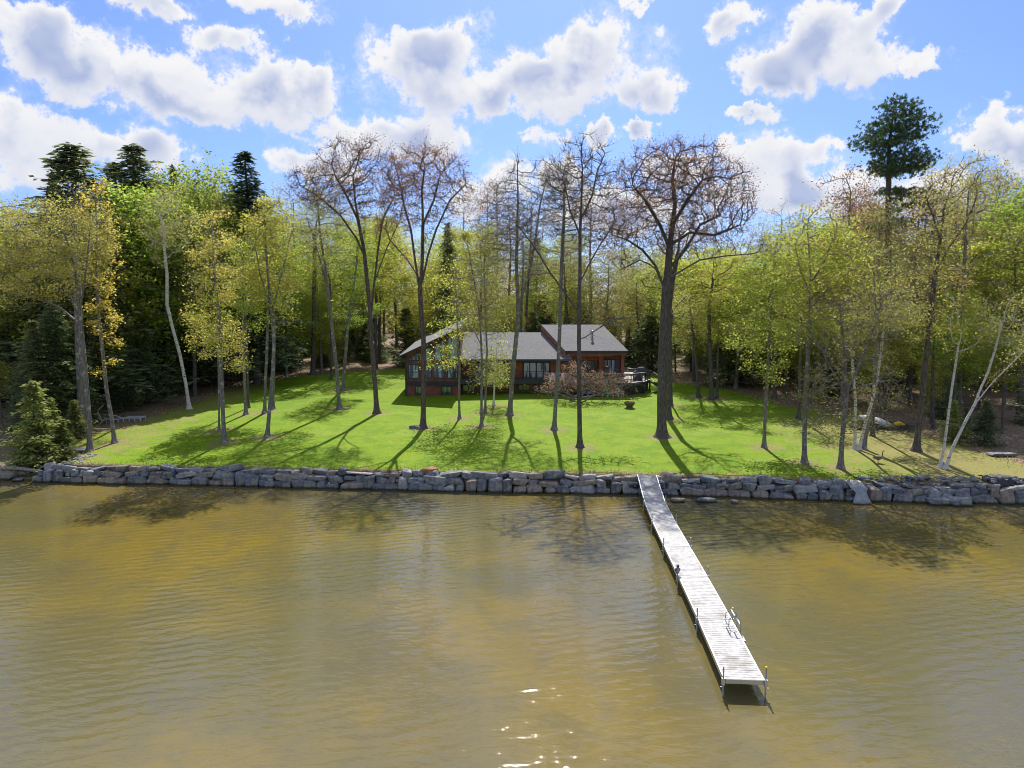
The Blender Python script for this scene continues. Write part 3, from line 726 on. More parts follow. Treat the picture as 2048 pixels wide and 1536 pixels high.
# earth patch and driftwood
mb = MB(); a = ground_pt(-30, 925); 
L0 = Vector((water_pt(-20, 930)[0]*.93, 0, 0))
x0, x1 = -37.5, -31.6
pts = [Vector((x0+(x1-x0)*t, float(shoreY(x0+(x1-x0)*t))+1.25, .55+.12*math.sin(t*5))) for t in np.linspace(0, 1, 9)]
mb.tube(pts, [.17-.09*t for t in np.linspace(0, 1, 9)], 8); mb.tube([pts[5], pts[5]+Vector((.5, .4, .35))], [.05, .02], 5)
tag(mb.build('driftwood_log', M['deadwood'], smooth=True), 'long bleached driftwood log on the rocks at the left end of the wall', 'log')
M['earth'] = pbr('red_earth', (.36,.19,.10), .95, var=.4, scale=8, bump=.05)
V, F = rock_geo(1.15, .9, .55, rgs, extra=12); P = ground_pt(858, 944)
o = link('earth_mound', np_mesh('earth_mound', V, [F], [M['earth']])); o.location = (P.x, float(shoreY(P.x))+1.05, 1.12); tag(o, 'rusty brown clod of earth on top of the stone wall', 'earth')

# ------------------------------------------------------------------ dock
M['deck'] = pbr('dock_boards', (.47,.465,.465), .8, var=.22, scale=5, stretch=(1,1,1), dark=(.30,.29,.27), dscale=1.1, bump=.003, bscale=30)
M['alu'] = pbr('aluminium', (.62,.64,.68), .35, .9, var=.08)
M['galv'] = pbr('galvanised_pipe', (.28,.30,.34), .45, .7, var=.2)
M['yellow'] = pbr('yellow_cap', (.85,.65,.05), .5, var=.05)
M['whitep'] = pbr('white_paint', (.8,.8,.8), .5, var=.05)
ZD = .55
def at_z(px, py, z):
    dx, dy = (px-1024)/FPX, (768-py)/FPX; t = (CAMH-z)/(SP-dy*CP); return Vector((t*dx, t*(CP+dy*SP), z))
LP = [(1291,1005),(1306,1045),(1329,1093),(1357,1152),(1397,1238),(1450,1361)]; RP = [(1328,1003),(1350,1043),(1379,1093),(1414,1153),(1462,1239),(1528,1361)]
lw = [at_z(*p, ZD) for p in LP]; rw = [at_z(*p, ZD) for p in RP]
lw.insert(0, at_z(1276, 950, 1.26)); rw.insert(0, at_z(1311, 949, 1.26))
Wd = 1.2
cen = [(a+b)/2 for a, b in zip(lw, rw)]
dock = empty('dock', (cen[-1].x, cen[-1].y, 0), 'long pale sectional dock running from the stone wall out over the lake', 'dock')
off = dock.location
for i in range(6):
    A_, B_ = cen[i], cen[i+1]; d = (B_-A_); L = d.length; d.normalize(); sx = Vector((1, 0, 0)); sx = (sx-d*sx.dot(d)*.35).normalized()
    s = Vector((-d.y, d.x, 0)).normalized()
    if s.x < 0: s = -s
    e = s*Wd/2; gap = .02
    mb = MB(off)
    a0 = A_+d*gap; b0 = B_-d*gap
    for sg in (-1, 1): mb.bar(a0+e*sg+Vector((0,0,-.055)), b0+e*sg+Vector((0,0,-.055)), .05, .15, 1)
    for q_ in (a0+d*.03, b0-d*.03): mb.bar(q_-e*.94+Vector((0,0,-.06)), q_+e*.94+Vector((0,0,-.06)), .06, .14, 1)
    nbd = int(L/.15)
    for k in range(nbd):
        c0_ = a0+d*((k+.5)*(L-2*gap)/nbd); c0_ = c0_+Vector((0, 0, rnd.uniform(-.002, .002)))
        mb.bar(c0_-e*.955, c0_+e*.955, (L-2*gap)/nbd-.022, .03, 0)
    mb.build('deck_section', [M['deck'], M['alu']], dock)
    # posts at the far end of each section
    for sg, nm in ((-1, 'L'), (1, 'R')):
        P = B_+e*sg*1.07
        owl = (i == 3 and sg == -1)
        top = ZD+(.42 if not owl else .10)
        mb = MB(off); mb.tube([(P.x, P.y, -1.4), (P.x, P.y, top)], .026, 8)
        po = mb.build('post', M['galv'], dock, smooth=True)
        mb = MB(off); mb.box(P.x-.045, P.x+.045, P.y-.045, P.y+.045, ZD-.16, ZD+.05); mb.bar(Vector((P.x, P.y, ZD-.22)), Vector((P.x-.09*sg*-1, P.y-.02, ZD-.22)), .02)
        mb.build('post_bracket', M['alu'], po)
        if sg == 1 and i >= 2:
            mb = MB(off); mb.tube([(P.x, P.y, top-.01), (P.x, P.y, top+.045)], [.036, .032], 8); mb.build('post_cap', M['yellow'], po, smooth=True)
        if owl: owlP = Vector((P.x, P.y, top))
# ladder folded up over the right edge
A_, B_ = cen[5], cen[6]; d = (B_-A_).normalized(); s = Vector((-d.y, d.x, 0)).normalized(); s = s if s.x > 0 else -s
mb = MB(off); Lb = A_+d*.55+s*(Wd/2+.03)
for k in (0, 1):
    o0 = Lb+d*(.52*k)
    pts = [o0+s*.02+Vector((0,0,-.12)), o0+s*.05+Vector((0,0,.25)), o0+s*.0+Vector((0,0,.5)), o0-s*.18+Vector((0,0,.62)), o0-s*.36+Vector((0,0,.5)), o0-s*.38+Vector((0,0,.22)), o0-s*.30+Vector((0,0,.06))]
    sm = []
    for i in range(len(pts)-1):
        for t in (0, .33, .66): sm.append(pts[i].lerp(pts[i+1], t))
    sm.append(pts[-1]); mb.tube(sm, .015, 6)
for (u, z) in ((.03, .30), (-.37, .30), (-.18, .62)):
    a_ = Lb-s*(-u)*1+Vector((0,0,z)); mb.bar(a_, a_+d*.52, .05, .025)
mb.bar(Lb+s*.04+d*.7+Vector((0,0,-.02)), Lb+s*.04+d*1.15+Vector((0,0,-.02)), .07, .05)
mb.build('ladder', M['galv'], dock, smooth=False)
# bird decoy on the post
M['owl'] = pbr('owl_grey', (.22,.23,.30), .6, var=.35, scale=14); M['owld'] = pbr('owl_dark', (.06,.05,.08), .6)
bird = empty('bird_decoy', owlP, 'small grey blue bird figure perched on the fourth left dock post', 'bird figure')
mb = MB(); mb.tube([(0,0,.0),(0,0,.05),(.005,0,.14),(.005,0,.24),(0,0,.30)], [.03,.065,.085,.075,.05], 10); mb.build('body', M['owl'], bird, smooth=True)
mb = MB(); mb.tube([(0,0,.285),(0,-.01,.33),(0,-.01,.37),(0,-.01,.40)], [.045,.062,.058,.025], 10); mb.tube([(-.035,0,.385),(-.042,0,.43)], [.015,.003], 5); mb.tube([(.035,0,.385),(.042,0,.43)], [.015,.003], 5)
mb.tube([(0,-.06,.35),(0,-.085,.335)], [.01,.002], 5); mb.build('head', M['owld'], bird, smooth=True)
for sg in (-1, 1):
    mb = MB(); mb.tube([(sg*.075,.0,.25),(sg*.09,.01,.16),(sg*.05,.03,.03)], [.03,.035,.008], 6); mb.build('wing', M['owld'], bird, smooth=True)
mb = MB(); mb.tube([(0,.02,.04),(0,.05,-.06)], [.04,.02], 6); mb.build('tail', M['owld'], bird, smooth=True)

# ------------------------------------------------------------------ house
def Xx(px, Y, py=720):
    return pt(px, py, Y).x
def Zz(py, Y): return pt(1024, py, Y).z
def woodmat(name, col, scale=(1.5, 1.5, 9), var=.3):
    m, q, out = mat(name); p = q.n('ShaderNodeBsdfPrincipled'); tc = q.n('ShaderNodeTexCoord')
    wv_ = q.n('ShaderNodeTexWave', wave_type='BANDS', bands_direction='X'); q.l(tc.outputs['Object'], wv_.inputs['Vector']); wv_.inputs['Scale'].default_value = 2.2; wv_.inputs['Distortion'].default_value = .3
    n = q.noise(tc.outputs['Object'], 1.6, 6, .65)
    c = q.mix(q.rng(n.outputs['Fac'], .3, .7), tuple(x*(1-var) for x in col), tuple(x*(1+var) for x in col))
    c = q.mix(q.rng(wv_.outputs['Fac'], .0, .10, .5, 0), c, tuple(x*.35 for x in col))
    q.l(c, p.inputs['Base Color']); p.inputs['Roughness'].default_value = .75; q.l(p.outputs[0], out.inputs[0]); return m
M['cedar'] = woodmat('cedar_siding', (.38,.125,.045)); M['redwall'] = woodmat('red_siding', (.22,.072,.055)); M['redbeam'] = woodmat('red_beam', (.34,.10,.065))
M['brownwall'] = woodmat('brown_siding', (.20,.07,.05))
M['trim'] = pbr('dark_trim', (.025,.032,.042), .5, var=.2); M['black'] = pbr('black_metal', (.015,.015,.018), .5)
M['concrete'] = pbr('concrete', (.35,.33,.31), .9, var=.2, bump=.01)
def shingle():
    m, q, out = mat('shingles'); p = q.n('ShaderNodeBsdfPrincipled'); tc = q.n('ShaderNodeTexCoord')
    n = q.noise(tc.outputs['Object'], 5, 6, .75); n2 = q.noise(tc.outputs['Object'], .5, 4, .6)
    c = q.mix(q.rng(n.outputs['Fac'], .3, .7), (.115,.12,.13), (.215,.22,.235))
    c = q.mix(q.m('MULTIPLY', q.rng(n2.outputs['Fac'], .45, .7), .35), c, (.22,.20,.18))
    br = q.n('ShaderNodeTexBrick'); q.l(tc.outputs['Object'], br.inputs['Vector']); br.inputs['Scale'].default_value = 2.6
    br.inputs['Color1'].default_value = (1,1,1,1); br.inputs['Color2'].default_value = (.82,.82,.82,1); br.inputs['Mortar'].default_value = (.6,.6,.6,1); br.inputs['Mortar Size'].default_value = .02
    c = q.mix(1., c, br.outputs[0], 'MULTIPLY')
    q.l(c, p.inputs['Base Color']); p.inputs['Roughness'].default_value = .9; q.l(p.outputs[0], out.inputs[0]); return m
M['shingle'] = shingle()
def glassmat(name, base, curtain, amount):
    m, q, out = mat(name); p = q.n('ShaderNodeBsdfPrincipled'); tc = q.n('ShaderNodeTexCoord')
    mp = q.n('ShaderNodeMapping'); q.l(tc.outputs['Object'], mp.inputs[0]); mp.inputs['Scale'].default_value = (1, 1, .12)
    n = q.noise(mp.outputs[0], 2.6, 3, .5)
    c = q.mix(q.rng(n.outputs['Fac'], .60-amount, .66-amount), base, curtain)
    q.l(c, p.inputs['Base Color']); p.inputs['Roughness'].default_value = .04; p.inputs['Specular IOR Level'].default_value = .9; p.inputs['IOR'].default_value = 1.5
    q.l(p.outputs[0], out.inputs[0]); return m
M['glass'] = glassmat('window_glass', (.03,.045,.06), (.30,.36,.42), .12); M['glass_dark'] = glassmat('dark_glass', (.008,.010,.012), (.02,.02,.022), .1)
M['glass_blind'] = glassmat('blind_glass', (.05,.07,.09), (.55,.60,.64), .16); M['glass_low'] = glassmat('basement_glass', (.03,.05,.045), (.16,.22,.15), .1)
HY = 77.2
hb = ground_pt(1024, 789)
house = empty('lake_house', (0, HY, float(terrain(0, HY))), 'long low red brown house with grey shingle roofs at the top of the lawn', 'house')
HO = house.location
def part(name, mb, mt, parent=None, **k): return mb.build(name, mt, parent or house, **k)
def window(x0, x1, z0, z1, y, glass='glass', fr=.09, mull=0, rail=False, topz=None, parent=None):
    """framed window in a wall whose face is at y, looking to -y; topz gives a sloping head (left, right)"""
    za, zb = topz if topz else (z1, z1)
    mb = MB(HO); e = fr
    mb.box(x0, x0+e, y-.05, y+.02, z0, za if topz else z1); mb.box(x1-e, x1, y-.05, y+.02, z0, zb if topz else z1)
    mb.box(x0+e, x1-e, y-.05, y+.02, z0, z0+e)
    mb.prism([(x0+e, y-.05, za-e+(zb-za)*e/(x1-x0)), (x1-e, y-.05, zb-e-(zb-za)*e/(x1-x0)), (x1-e, y-.05, zb-(zb-za)*e/(x1-x0)), (x0+e, y-.05, za+(zb-za)*e/(x1-x0))], (0, .07, 0))
    for k in range(mull): xm = x0+(x1-x0)*(k+1)/(mull+1); mb.box(xm-e*.45, xm+e*.45, y-.052, y+.018, z0+e, min(za, zb)-e)
    if rail: mb.box(x0+e, x1-e, y-.035, y+.01, z0+(z1-z0)*.42, z0+(z1-z0)*.42+.05)
    f = part('window', mb, M['trim'], parent)
    mb = MB(HO); mb.prism([(x0+e*.9, y-.02, z0+e*.9), (x1-e*.9, y-.02, z0+e*.9), (x1-e*.9, y-.02, zb-e*.9), (x0+e*.9, y-.02, za-e*.9)], (0, .03, 0))
    mb.build('pane', M[glass], f); return f
# --- left wing
YL = HY; gz = float(terrain(-8, YL))-.2
xl, xr = Xx(812, YL), Xx(921, YL)
def roofline(x): # underside of the rising roof at x
    a = (Xx(800, YL), Zz(714, YL)); b_ = (Xx(918, YL), Zz(659, YL)); return a[1]+(x-a[0])*(b_[1]-a[1])/(b_[0]-a[0])
zb0, zb1, zm0, zm1 = Zz(771, YL), Zz(763, YL), Zz(755, YL), Zz(727, YL)
mb = MB(HO); mb.prism([(xl, YL, gz), (xr, YL, gz), (xr, YL, roofline(xr)), (xl, YL, roofline(xl))], (0, 12, 0)); part('wall', mb, M['redwall'])
mb = MB(HO); mb.box(xl-.12, xl+.06, YL-.08, YL+.1, gz, roofline(xl)-.02); mb.box(xl+.06, xr, YL-.10, YL-.003, zb0, zb1)
for px in (839.5, 864.5, 891.5): pass
part('trim', mb, M['trim'])
cols = [(816,838),(842,863),(867,890),(894,916)]
for (a, b_) in cols:
    x0, x1 = Xx(a, YL), Xx(b_, YL)
    window(x0, x1, Zz(757, YL), Zz(728, YL), YL, 'glass', rail=True)
    window(x0, x1, Zz(721.5, YL), 0, YL, 'glass', topz=(roofline(x0)-.38, roofline(x1)-.38)) if a > 830 else window(x0, x1, Zz(721.5, YL), 0, YL, 'glass', fr=.07, topz=(Zz(719.0, YL), roofline(x1)-.38))
for (a, b_) in ((829,848),(881,903)): window(Xx(a, YL), Xx(b_, YL), Zz(789, YL), Zz(771.5, YL), YL, 'glass_low', fr=.12)
# roof slab of the left wing
rx0, rx1 = Xx(797, YL-1.2), Xx(921, YL-1.2)
def rl(x): return roofline(x)+.03
mb = MB(HO); mb.prism([(rx0, YL-1.2, rl(rx0)), (rx1, YL-1.2, rl(rx1)), (rx1, YL-1.2, rl(rx1)+.12), (rx0, YL-1.2, rl(rx0)+.12)], (0, 13.4, .95)); rf = part('roof', mb, M['shingle'])
mb = MB(HO); mb.prism([(rx0-.03, YL-1.24, rl(rx0)-.06), (rx1+.03, YL-1.24, rl(rx1)-.06), (rx1+.03, YL-1.24, rl(rx1)+.10), (rx0-.03, YL-1.24, rl(rx0)+.10)], (0, .04, 0)); mb.build('fascia', M['trim'], rf)
# --- middle part
YM = HY+1.3
mx0, mx1 = xr+.003, Xx(1131, YM)
ez = Zz(722, HY-.1); rz_ = Zz(668, 83.2)
mb = MB(HO); mb.box(mx0, mx1, YM, YM+11, gz, ez+.25); part('wall', mb, M['brownwall'])
slope = (rz_-ez)/(83.2-(HY-.1))
def gable(x0, x1, ye, yr, yb, ze, zr, th=.2, x0r=None, x1r=None, x1b=None):
    x0r = x0 if x0r is None else x0r; x1r = x1 if x1r is None else x1r
    zb = zr-(yb-yr)*(zr-ze)/(yr-ye)
    b = MB(HO); u = Vector((0, 0, th))
    for (P4) in ([(x0, ye, ze), (x1, ye, ze), (x1r, yr, zr), (x0r, yr, zr)], [(x0r, yr, zr), (x1r, yr, zr), (x1, yb, zb), (x0, yb, zb)]):
        b.prism(P4, u)
    return b
mb = gable(mx0, mx1+.6, HY-.1, 83.2, 90, ez, rz_); rf = part('roof', mb, M['shingle'])
mb = MB(HO); mb.box(mx0, Xx(1112, HY), HY-.14, HY-.102, ez-.05, ez+.16); mb.build('fascia', M['trim'], rf)
for (a, b_) in ((1027,1044),(1101,1121)):
    mb = MB(HO); mb.box(Xx(a, YM), Xx(b_, YM), YM-.03, YM-.002, Zz(757, YM), ez-.1); part('siding_panel', mb, M['cedar'])
window(Xx(1046, YM), Xx(1100, YM), Zz(757, YM), Zz(723.5, YM), YM, 'glass_blind', fr=.12, mull=3)
window(Xx(955, YM), Xx(1020, YM), Zz(757, YM), Zz(724, YM), YM, 'glass', fr=.12, mull=3)
window(Xx(1036, YM), Xx(1060, YM), Zz(782, YM), Zz(768, YM), YM, 'glass_low', fr=.1, mull=1)
window(Xx(924, YM), Xx(950, YM), Zz(783, YM), Zz(768.5, YM), YM, 'glass_low', fr=.1, mull=1)
# balcony
by0 = HY-.6; bx0, bx1 = Xx(921, by0)+.02, Xx(1103, by0)
mb = MB(HO); mb.box(bx0, bx1, by0, YM-.003, Zz(768, by0), Zz(758.5, by0)); bal = part('balcony', mb, M['trim'])
def railing(parent, pts, h=.95, every=1.6, bal_step=.13, mt='black', cap=None):
    b = MB(HO)
    for a_, c_ in zip(pts[:-1], pts[1:]):
        a_, c_ = Vector(a_), Vector(c_); L = (c_-a_).length; n = max(1, round(L/every))
        for i in range(n+1): p_ = a_.lerp(c_, i/n); b.box(p_.x-.045, p_.x+.045, p_.y-.045, p_.y+.045, p_.z, p_.z+h)
        up_ = Vector((0, 0, 1))
        b.bar(a_+up_*(h-.03), c_+up_*(h-.03), .10, .06); b.bar(a_+up_*.12, c_+up_*.12, .05, .05); b.bar(a_+up_*(h-.22), c_+up_*(h-.22), .04, .05)
        n = int(L/bal_step)
        for i in range(1, n): p_ = a_.lerp(c_, i/n)+up_*.12; b.bar(p_, p_+up_*(h-.32), .022)
    o = b.build('railing', M[mt], parent)
    if cap:
        b = MB(HO)
        for a_, c_ in zip(pts[:-1], pts[1:]): b.bar(Vector(a_)+Vector((0,0,h+.02)), Vector(c_)+Vector((0,0,h+.02)), .16, .035)
        b.build('rail_cap', M[cap], o)
    return o
zf = Zz(758.5, by0)
railing(bal, [(bx0+.05, by0+.05, zf), (bx1-.05, by0+.05, zf)], .9)
# --- right wing
YR = 79.6; RE = 77.6
ez2 = Zz(705.5, RE); rz2 = Zz(653, 83.5)
wx0, wx1 = Xx(1131, YR), Xx(1247, YR)
zfl = 4.12
mb = MB(HO); mb.box(wx0, wx1, YR+.35, YR+9, float(terrain(8, YR))-.3, ez2+.5); part('wall', mb, M['brownwall'])
# roof, prow-cut on the left, hipped on the right
xa, xb = Xx(1130, RE), Xx(1256, RE); xra, xrb = Xx(1082, 83.5), Xx(1204, 83.5)
yb = 90.; zb_ = rz2-(yb-83.5)*(rz2-ez2)/(83.5-RE); u = Vector((0, 0, .22))
mb = MB(HO)
mb.prism([(xa, RE, ez2), (xb, RE, ez2), (xrb, 83.5, rz2), (xra, 83.5, rz2)], u)
mb.prism([(xra, 83.5, rz2), (xrb, 83.5, rz2), (xb, yb, zb_), (xa, yb, zb_)], u)
mb.prism([(xb, RE, ez2), (xb, yb, zb_), (xrb, 83.5, rz2)], u)
rf = part('roof', mb, M['shingle'])
mb = MB(HO)   # red rake boards and the gable wall under them
for (A4, B4) in (((xa, RE, ez2), (xra, 83.5, rz2)), ((xra, 83.5, rz2), (xa, yb, zb_))):
    A4, B4 = Vector(A4)+Vector((-.02, 0, 0)), Vector(B4)+Vector((-.02, 0, 0)); mb.prism([A4-Vector((0,0,.42)), B4-Vector((0,0,.42)), B4+Vector((0,0,.02)), A4+Vector((0,0,.02))], (.1, 0, 0))
mb.build('rake_board', M['redbeam'], rf)
mb = MB(HO); mb.box(xa, xb, RE-.05, RE-.003, ez2-.02, ez2+.2); mb.build('gutter', M['trim'], rf)
mb = MB(HO); mb.prism([(xa+.25, RE+.6, ez2-.1), (xra+.35, 83.5, rz2-.3), (xa+.25, yb-.4, ez2-.1)], (.12, 0, 0)); mb.box(xa+.2, xa+.4, YR, YR+9, gz, ez2+.1); part('gable_wall', mb, M['brownwall'])
mb = MB(HO); mb.box(Xx(1133, RE+.3), Xx(1222, RE+.3), RE+.25, RE+.6, Zz(713, RE), ez2+.02); part('beam', mb, M['redbeam'])
mb = MB(HO); mb.box(Xx(1222, RE+.3)+.003, Xx(1254, RE+.3), RE+.3, RE+.62, Zz(711, RE), ez2+.02); part('beam', mb, M['redbeam'])
mb = MB(HO); mb.box(Xx(1133, YR), Xx(1207, YR), YR+.1, YR+.347, Zz(721, YR), ez2+.1); part('siding_panel', mb, M['cedar'])
for (a, b_) in ((1133.5,1141.5),(1197,1207)):
    mb = MB(HO); mb.box(Xx(a, YR), Xx(b_, YR), YR-.2, YR+.2, zfl, Zz(713, YR)+.2); part('pillar', mb, M['cedar'])
mb = MB(HO); mb.box(wx1-.25, wx1+.1, YR+.1, YR+.5, zfl-1.5, ez2); part('pillar', mb, M['redbeam'])
window(Xx(1142, YR), Xx(1197, YR), zfl+.05, Zz(721, YR), YR+.34, 'glass_dark', fr=.1, mull=3)
window(Xx(1208, YR), Xx(1240, YR), Zz(749, YR), Zz(719, YR), YR+.34, 'glass', fr=.1, mull=3)
mb = MB(HO); vx = Xx(1184.5, 80); mb.tube([(vx, 80.2, Zz(690, 80)), (vx, 80.2, Zz(675, 80))], .10, 8); mb.tube([(vx, 80.2, Zz(676, 80)), (vx, 80.2, Zz(672.5, 80))], [.2, .16], 8)
vz = ez2+(80.2-RE)*(rz2-ez2)/(83.5-RE)+.2
mb = MB(HO); mb.tube([(vx, 80.2, vz-.2), (vx, 80.2, vz+.75)], .10, 8); mb.tube([(vx, 80.2, vz+.75), (vx, 80.2, vz+.83), (vx, 80.2, vz+.98)], [.19, .19, .04], 8); mb.tube([(vx, 80.2, vz-.1), (vx, 80.2, vz+.12)], [.22, .13], 8)
mb.build('vent_pipe', M['galv'], rf, smooth=True)
# --- deck
M['deckfloor'] = pbr('deck_boards', (.42,.39,.40), .7, var=.15, scale=3)
DY = 75.6
dpoly = [(Xx(1132, DY), YR+.34), (Xx(1132, DY), DY+.4), (Xx(1160, DY), DY), (Xx(1262, DY+.6), DY+.3), (Xx(1290, DY+2), DY+1.7), (Xx(1302, DY+4), DY+4.2), (Xx(1302, DY+4), 86), (wx1+.1, 86), (wx1+.1, YR+.34)]
mb = MB(HO); mb.prism([(x, y, zfl-.2) for x, y in dpoly], (0, 0, .18)); deck = part('deck', mb, M['deckfloor'])
front = dpoly[1:7]
mb = MB(HO)
for a_, b_ in zip(front[:-1], front[1:]): mb.bar((a_[0], a_[1]-.03, zfl-.16), (b_[0], b_[1]-.03, zfl-.16), .05, .30)
mb.build('rim_board', M['trim'], deck)
mb = MB(HO)
ins = [(x_*.985+.1, y_+.75) for x_, y_ in front]
for a_, b_ in zip(ins[:-1], ins[1:]):
    a_, b_ = Vector((*a_, 0)), Vector((*b_, 0)); n = max(1, int((b_-a_).length/.14))
    for i in range(n):
        p_ = a_.lerp(b_, (i+.5)/n); z0 = float(terrain(p_.x, p_.y))-.1; mb.bar((p_.x, p_.y, z0), (p_.x, p_.y, zfl-.21), .125, .03)
mb.build('skirt', M['black'], deck)
for x_, y_ in front[1:]:
    mb = MB(HO); mb.box(x_-.08, x_+.08, y_+.12, y_+.28, float(terrain(x_, y_))-.2, zfl-.2); mb.build('deck_post', M['black'], deck)
rp = [(x_, y_+.06, zfl-.02) for x_, y_ in front[:-1]]
railing(deck, rp, .98, cap='deckfloor'); 
# steps going down on the right
sx0 = front[-2][0]+.05; ys0, ys1 = DY+2.6, DY+4.0
mb = MB(HO); ng = 8; gzr = float(terrain(sx0+1, ys0))
for i in range(ng):
    z = zfl-.02-(i+1)*(zfl-gzr)/ng; mb.box(sx0+i*.24, sx0+i*.24+.30, ys0, ys1, z-.05, z)
mb.bar((sx0, ys0+.02, zfl-.2), (sx0+ng*.24, ys0+.02, gzr-.05), .05, .28); mb.bar((sx0, ys1, zfl-.2), (sx0+ng*.24, ys1, gzr-.05), .05, .28)
st = mb.build('steps', M['black'], deck)
mb = MB(HO)
for yy in (ys0-.02,):
    mb.bar((sx0, yy, zfl+.95), (sx0+ng*.24, yy, gzr+.95), .07, .09)
mb.build('handrail', M['whitep'], st)
mb = MB(HO); mb.box(sx0+ng*.24-.05, sx0+ng*.24+.05, ys0-.07, ys0+.03, gzr-.1, gzr+.97); mb.build('post', M['black'], st)

# ------------------------------------------------------------------ chairs
def cmat(name, c): return pbr(name, c, .6, var=.08)
CM = {'white': cmat('chair_white', (.78,.82,.85)), 'purple': cmat('chair_purple', (.30,.24,.42)), 'lilac': cmat('chair_lilac', (.42,.38,.55)), 'maroon': cmat('chair_maroon', (.30,.05,.10)), 'green': cmat('chair_green', (.20,.50,.33)), 'yellow': cmat('chair_yellow', (.62,.60,.22))}
def chair(P, rz, col, label, group=None, lean=0):
    t = empty('adirondack_chair', P, label, 'chair', group, rz); m = CM[col]
    mb = MB()
    for i in range(5): x = -.24+i*.12; h = (.98, 1.04, 1.07, 1.04, .98)[i]; mb.bar((x, .12, .25), (x*1.12, .12+.36, h), .10, .025, up=(0, 1, 0))
    mb.bar((-.3, .34, .72), (.3, .34, .72), .06, .03); mb.build('backrest', m, t)
    mb = MB()
    for i in range(5): y = -.42+i*.12; mb.box(-.27, .27, y, y+.10, .36-.022*i, .385-.022*i)
    mb.build('seat', m, t)
    for s in (-1, 1):
        mb = MB(); mb.box(s*.36-.07, s*.36+.07, -.46, .32, .56, .585); mb.build('armrest', m, t)
        mb = MB(); mb.bar((s*.31, -.40, 0), (s*.31, -.40, .56), .09, .03); mb.build('leg', m, t)
        mb = MB(); mb.bar((s*.29, .40, .02), (s*.29, -.38, .36), .03, .11); mb.build('leg', m, t)
    return t
zdk = zfl-.02
chair(Vector((Xx(1105, DY+.9), DY+1.3, zdk)), R(10), 'white', 'white slatted garden chair on the deck, left of the other white one')
chair(Vector((Xx(1125, DY+1), DY+1.3, zdk)), R(-25), 'white', 'white slatted garden chair turned sideways behind the tall bare trunk')
for o in [o for o in bpy.data.objects if o.name.startswith('adirondack_chair')]: o.location.z = zdk
# their platform: a short walkway joining balcony and deck
mb = MB(HO); mb.box(bx1+.003, Xx(1132, DY)-.003, HY-1.6, YM-.003, zfl-.2, zfl-.02); part('walkway', mb, M['trim'])
for o in [o for o in bpy.data.objects if o.name.startswith('adirondack_chair')]: o.location.y = HY-.9
gy = 75.75
for px, col, lb, rz in [(1168,'lilac','lilac garden chair on the grass under the deck',R(15)),(1184,'purple','purple garden chair under the deck between lilac and maroon ones',R(-10)),(1199,'maroon','maroon garden chair under the deck',R(-20)),
                    (1210,'green','pale green garden chair leaning under the deck',R(4)),(1221,'yellow','yellow green garden chair under the deck',R(-3)),(1238,'white','low white garden chair on the grass under the deck',R(25))]:
    X = Xx(px, gy); chair(Vector((X, gy-.1, float(terrain(X, gy)))), rz, col, lb)
# dark folded umbrella lying over the rail, covered table
M['canvas'] = pbr('dark_canvas', (.06,.06,.10), .8, var=.3); M['canvasw'] = pbr('white_canvas', (.66,.63,.68), .8, var=.12)
uy = DY+2.2; ub = empty('patio_umbrella', (Xx(1284, uy), uy, zfl), 'folded dark patio umbrella tipped over on the deck beside the steps', 'umbrella')
px_ = lambda px, py, Y=uy: pt(px, py, Y)-ub.location
mb = MB(); mb.tube([px_(1246,735.5), px_(1280,739)], .04, 8); mb.tube([px_(1284,745), pt(1284, 745, uy)-ub.location-Vector((0,0,.7))], .05, 8); mb.build('pole', M['galv'], ub, smooth=True)
mb = MB(); mb.tube([px_(1272,741), px_(1277,738.5), px_(1284,738.5), px_(1291,741), px_(1300,744)], [.06,.24,.30,.22,.08], 9); mb.tube([px_(1276,737), px_(1290,735.5), px_(1301,742)], [.05,.12,.04], 6); mb.build('canopy', M['canvas'], ub)
tb = empty('garden_table', (Xx(1262, DY+4), DY+4.2, zdk), 'table under a white cover on the sunny side of the deck', 'table')
mb = MB(); mb.box(-.95,.95,-.55,.55,.70,.74); mb.prism([(-.97,-.57,.45),(.97,-.57,.45),(.97,-.57,.742),(-.97,-.57,.742)], (0,.02,0)); mb.prism([(-.97,.55,.45),(.97,.55,.45),(.97,.55,.742),(-.97,.55,.742)], (0,.02,0)); mb.build('cover', M['canvasw'], tb)
for sx in (-.85,.85):
    for sy in (-.45,.45): mb = MB(); mb.box(sx-.03,sx+.03,sy-.03,sy+.03,0,.70); mb.build('leg', M['black'], tb)
gr = empty('barbecue', (Xx(1276, DY+3), DY+3.0, zdk), 'black covered barbecue standing behind the deck railing', 'barbecue')
mb = MB(); mb.prism([(-.5,-.3,.02),(.5,-.3,.02),(.55,-.3,.8),(.3,-.3,1.08),(-.3,-.3,1.08),(-.55,-.3,.8)], (0,.6,0)); mb.build('cover', M['canvas'], gr, bevel=.05)
# fire bowl
M['rust'] = pbr('rusty_iron', (.16,.11,.08), .85, var=.5, scale=12, bump=.01)
P = ground_pt(1259, 816); fb = empty('fire_pit', P, 'round rusty fire bowl standing on the lawn below the deck', 'fire pit')
bm = bmesh.new(); prof = [(.26,.10),(.38,.26),(.50,.44),(.56,.58),(.53,.60),(.47,.46),(.32,.28),(.0,.22)]
vs = [[bm.verts.new((r*math.cos(a*2*math.pi/20)*(1+.03*math.sin(a*2)), r*math.sin(a*2*math.pi/20), z+.02*math.sin(a*1.3))) for a in range(20)] for r, z in prof]
for i in range(len(prof)-1):
    for a in range(20): bm.faces.new((vs[i][a], vs[i][(a+1) % 20], vs[i+1][(a+1) % 20], vs[i+1][a]))
me = bpy.data.meshes.new('bowl'); bm.to_mesh(me); bm.free(); me.materials.append(M['rust']); link('bowl', me, fb)
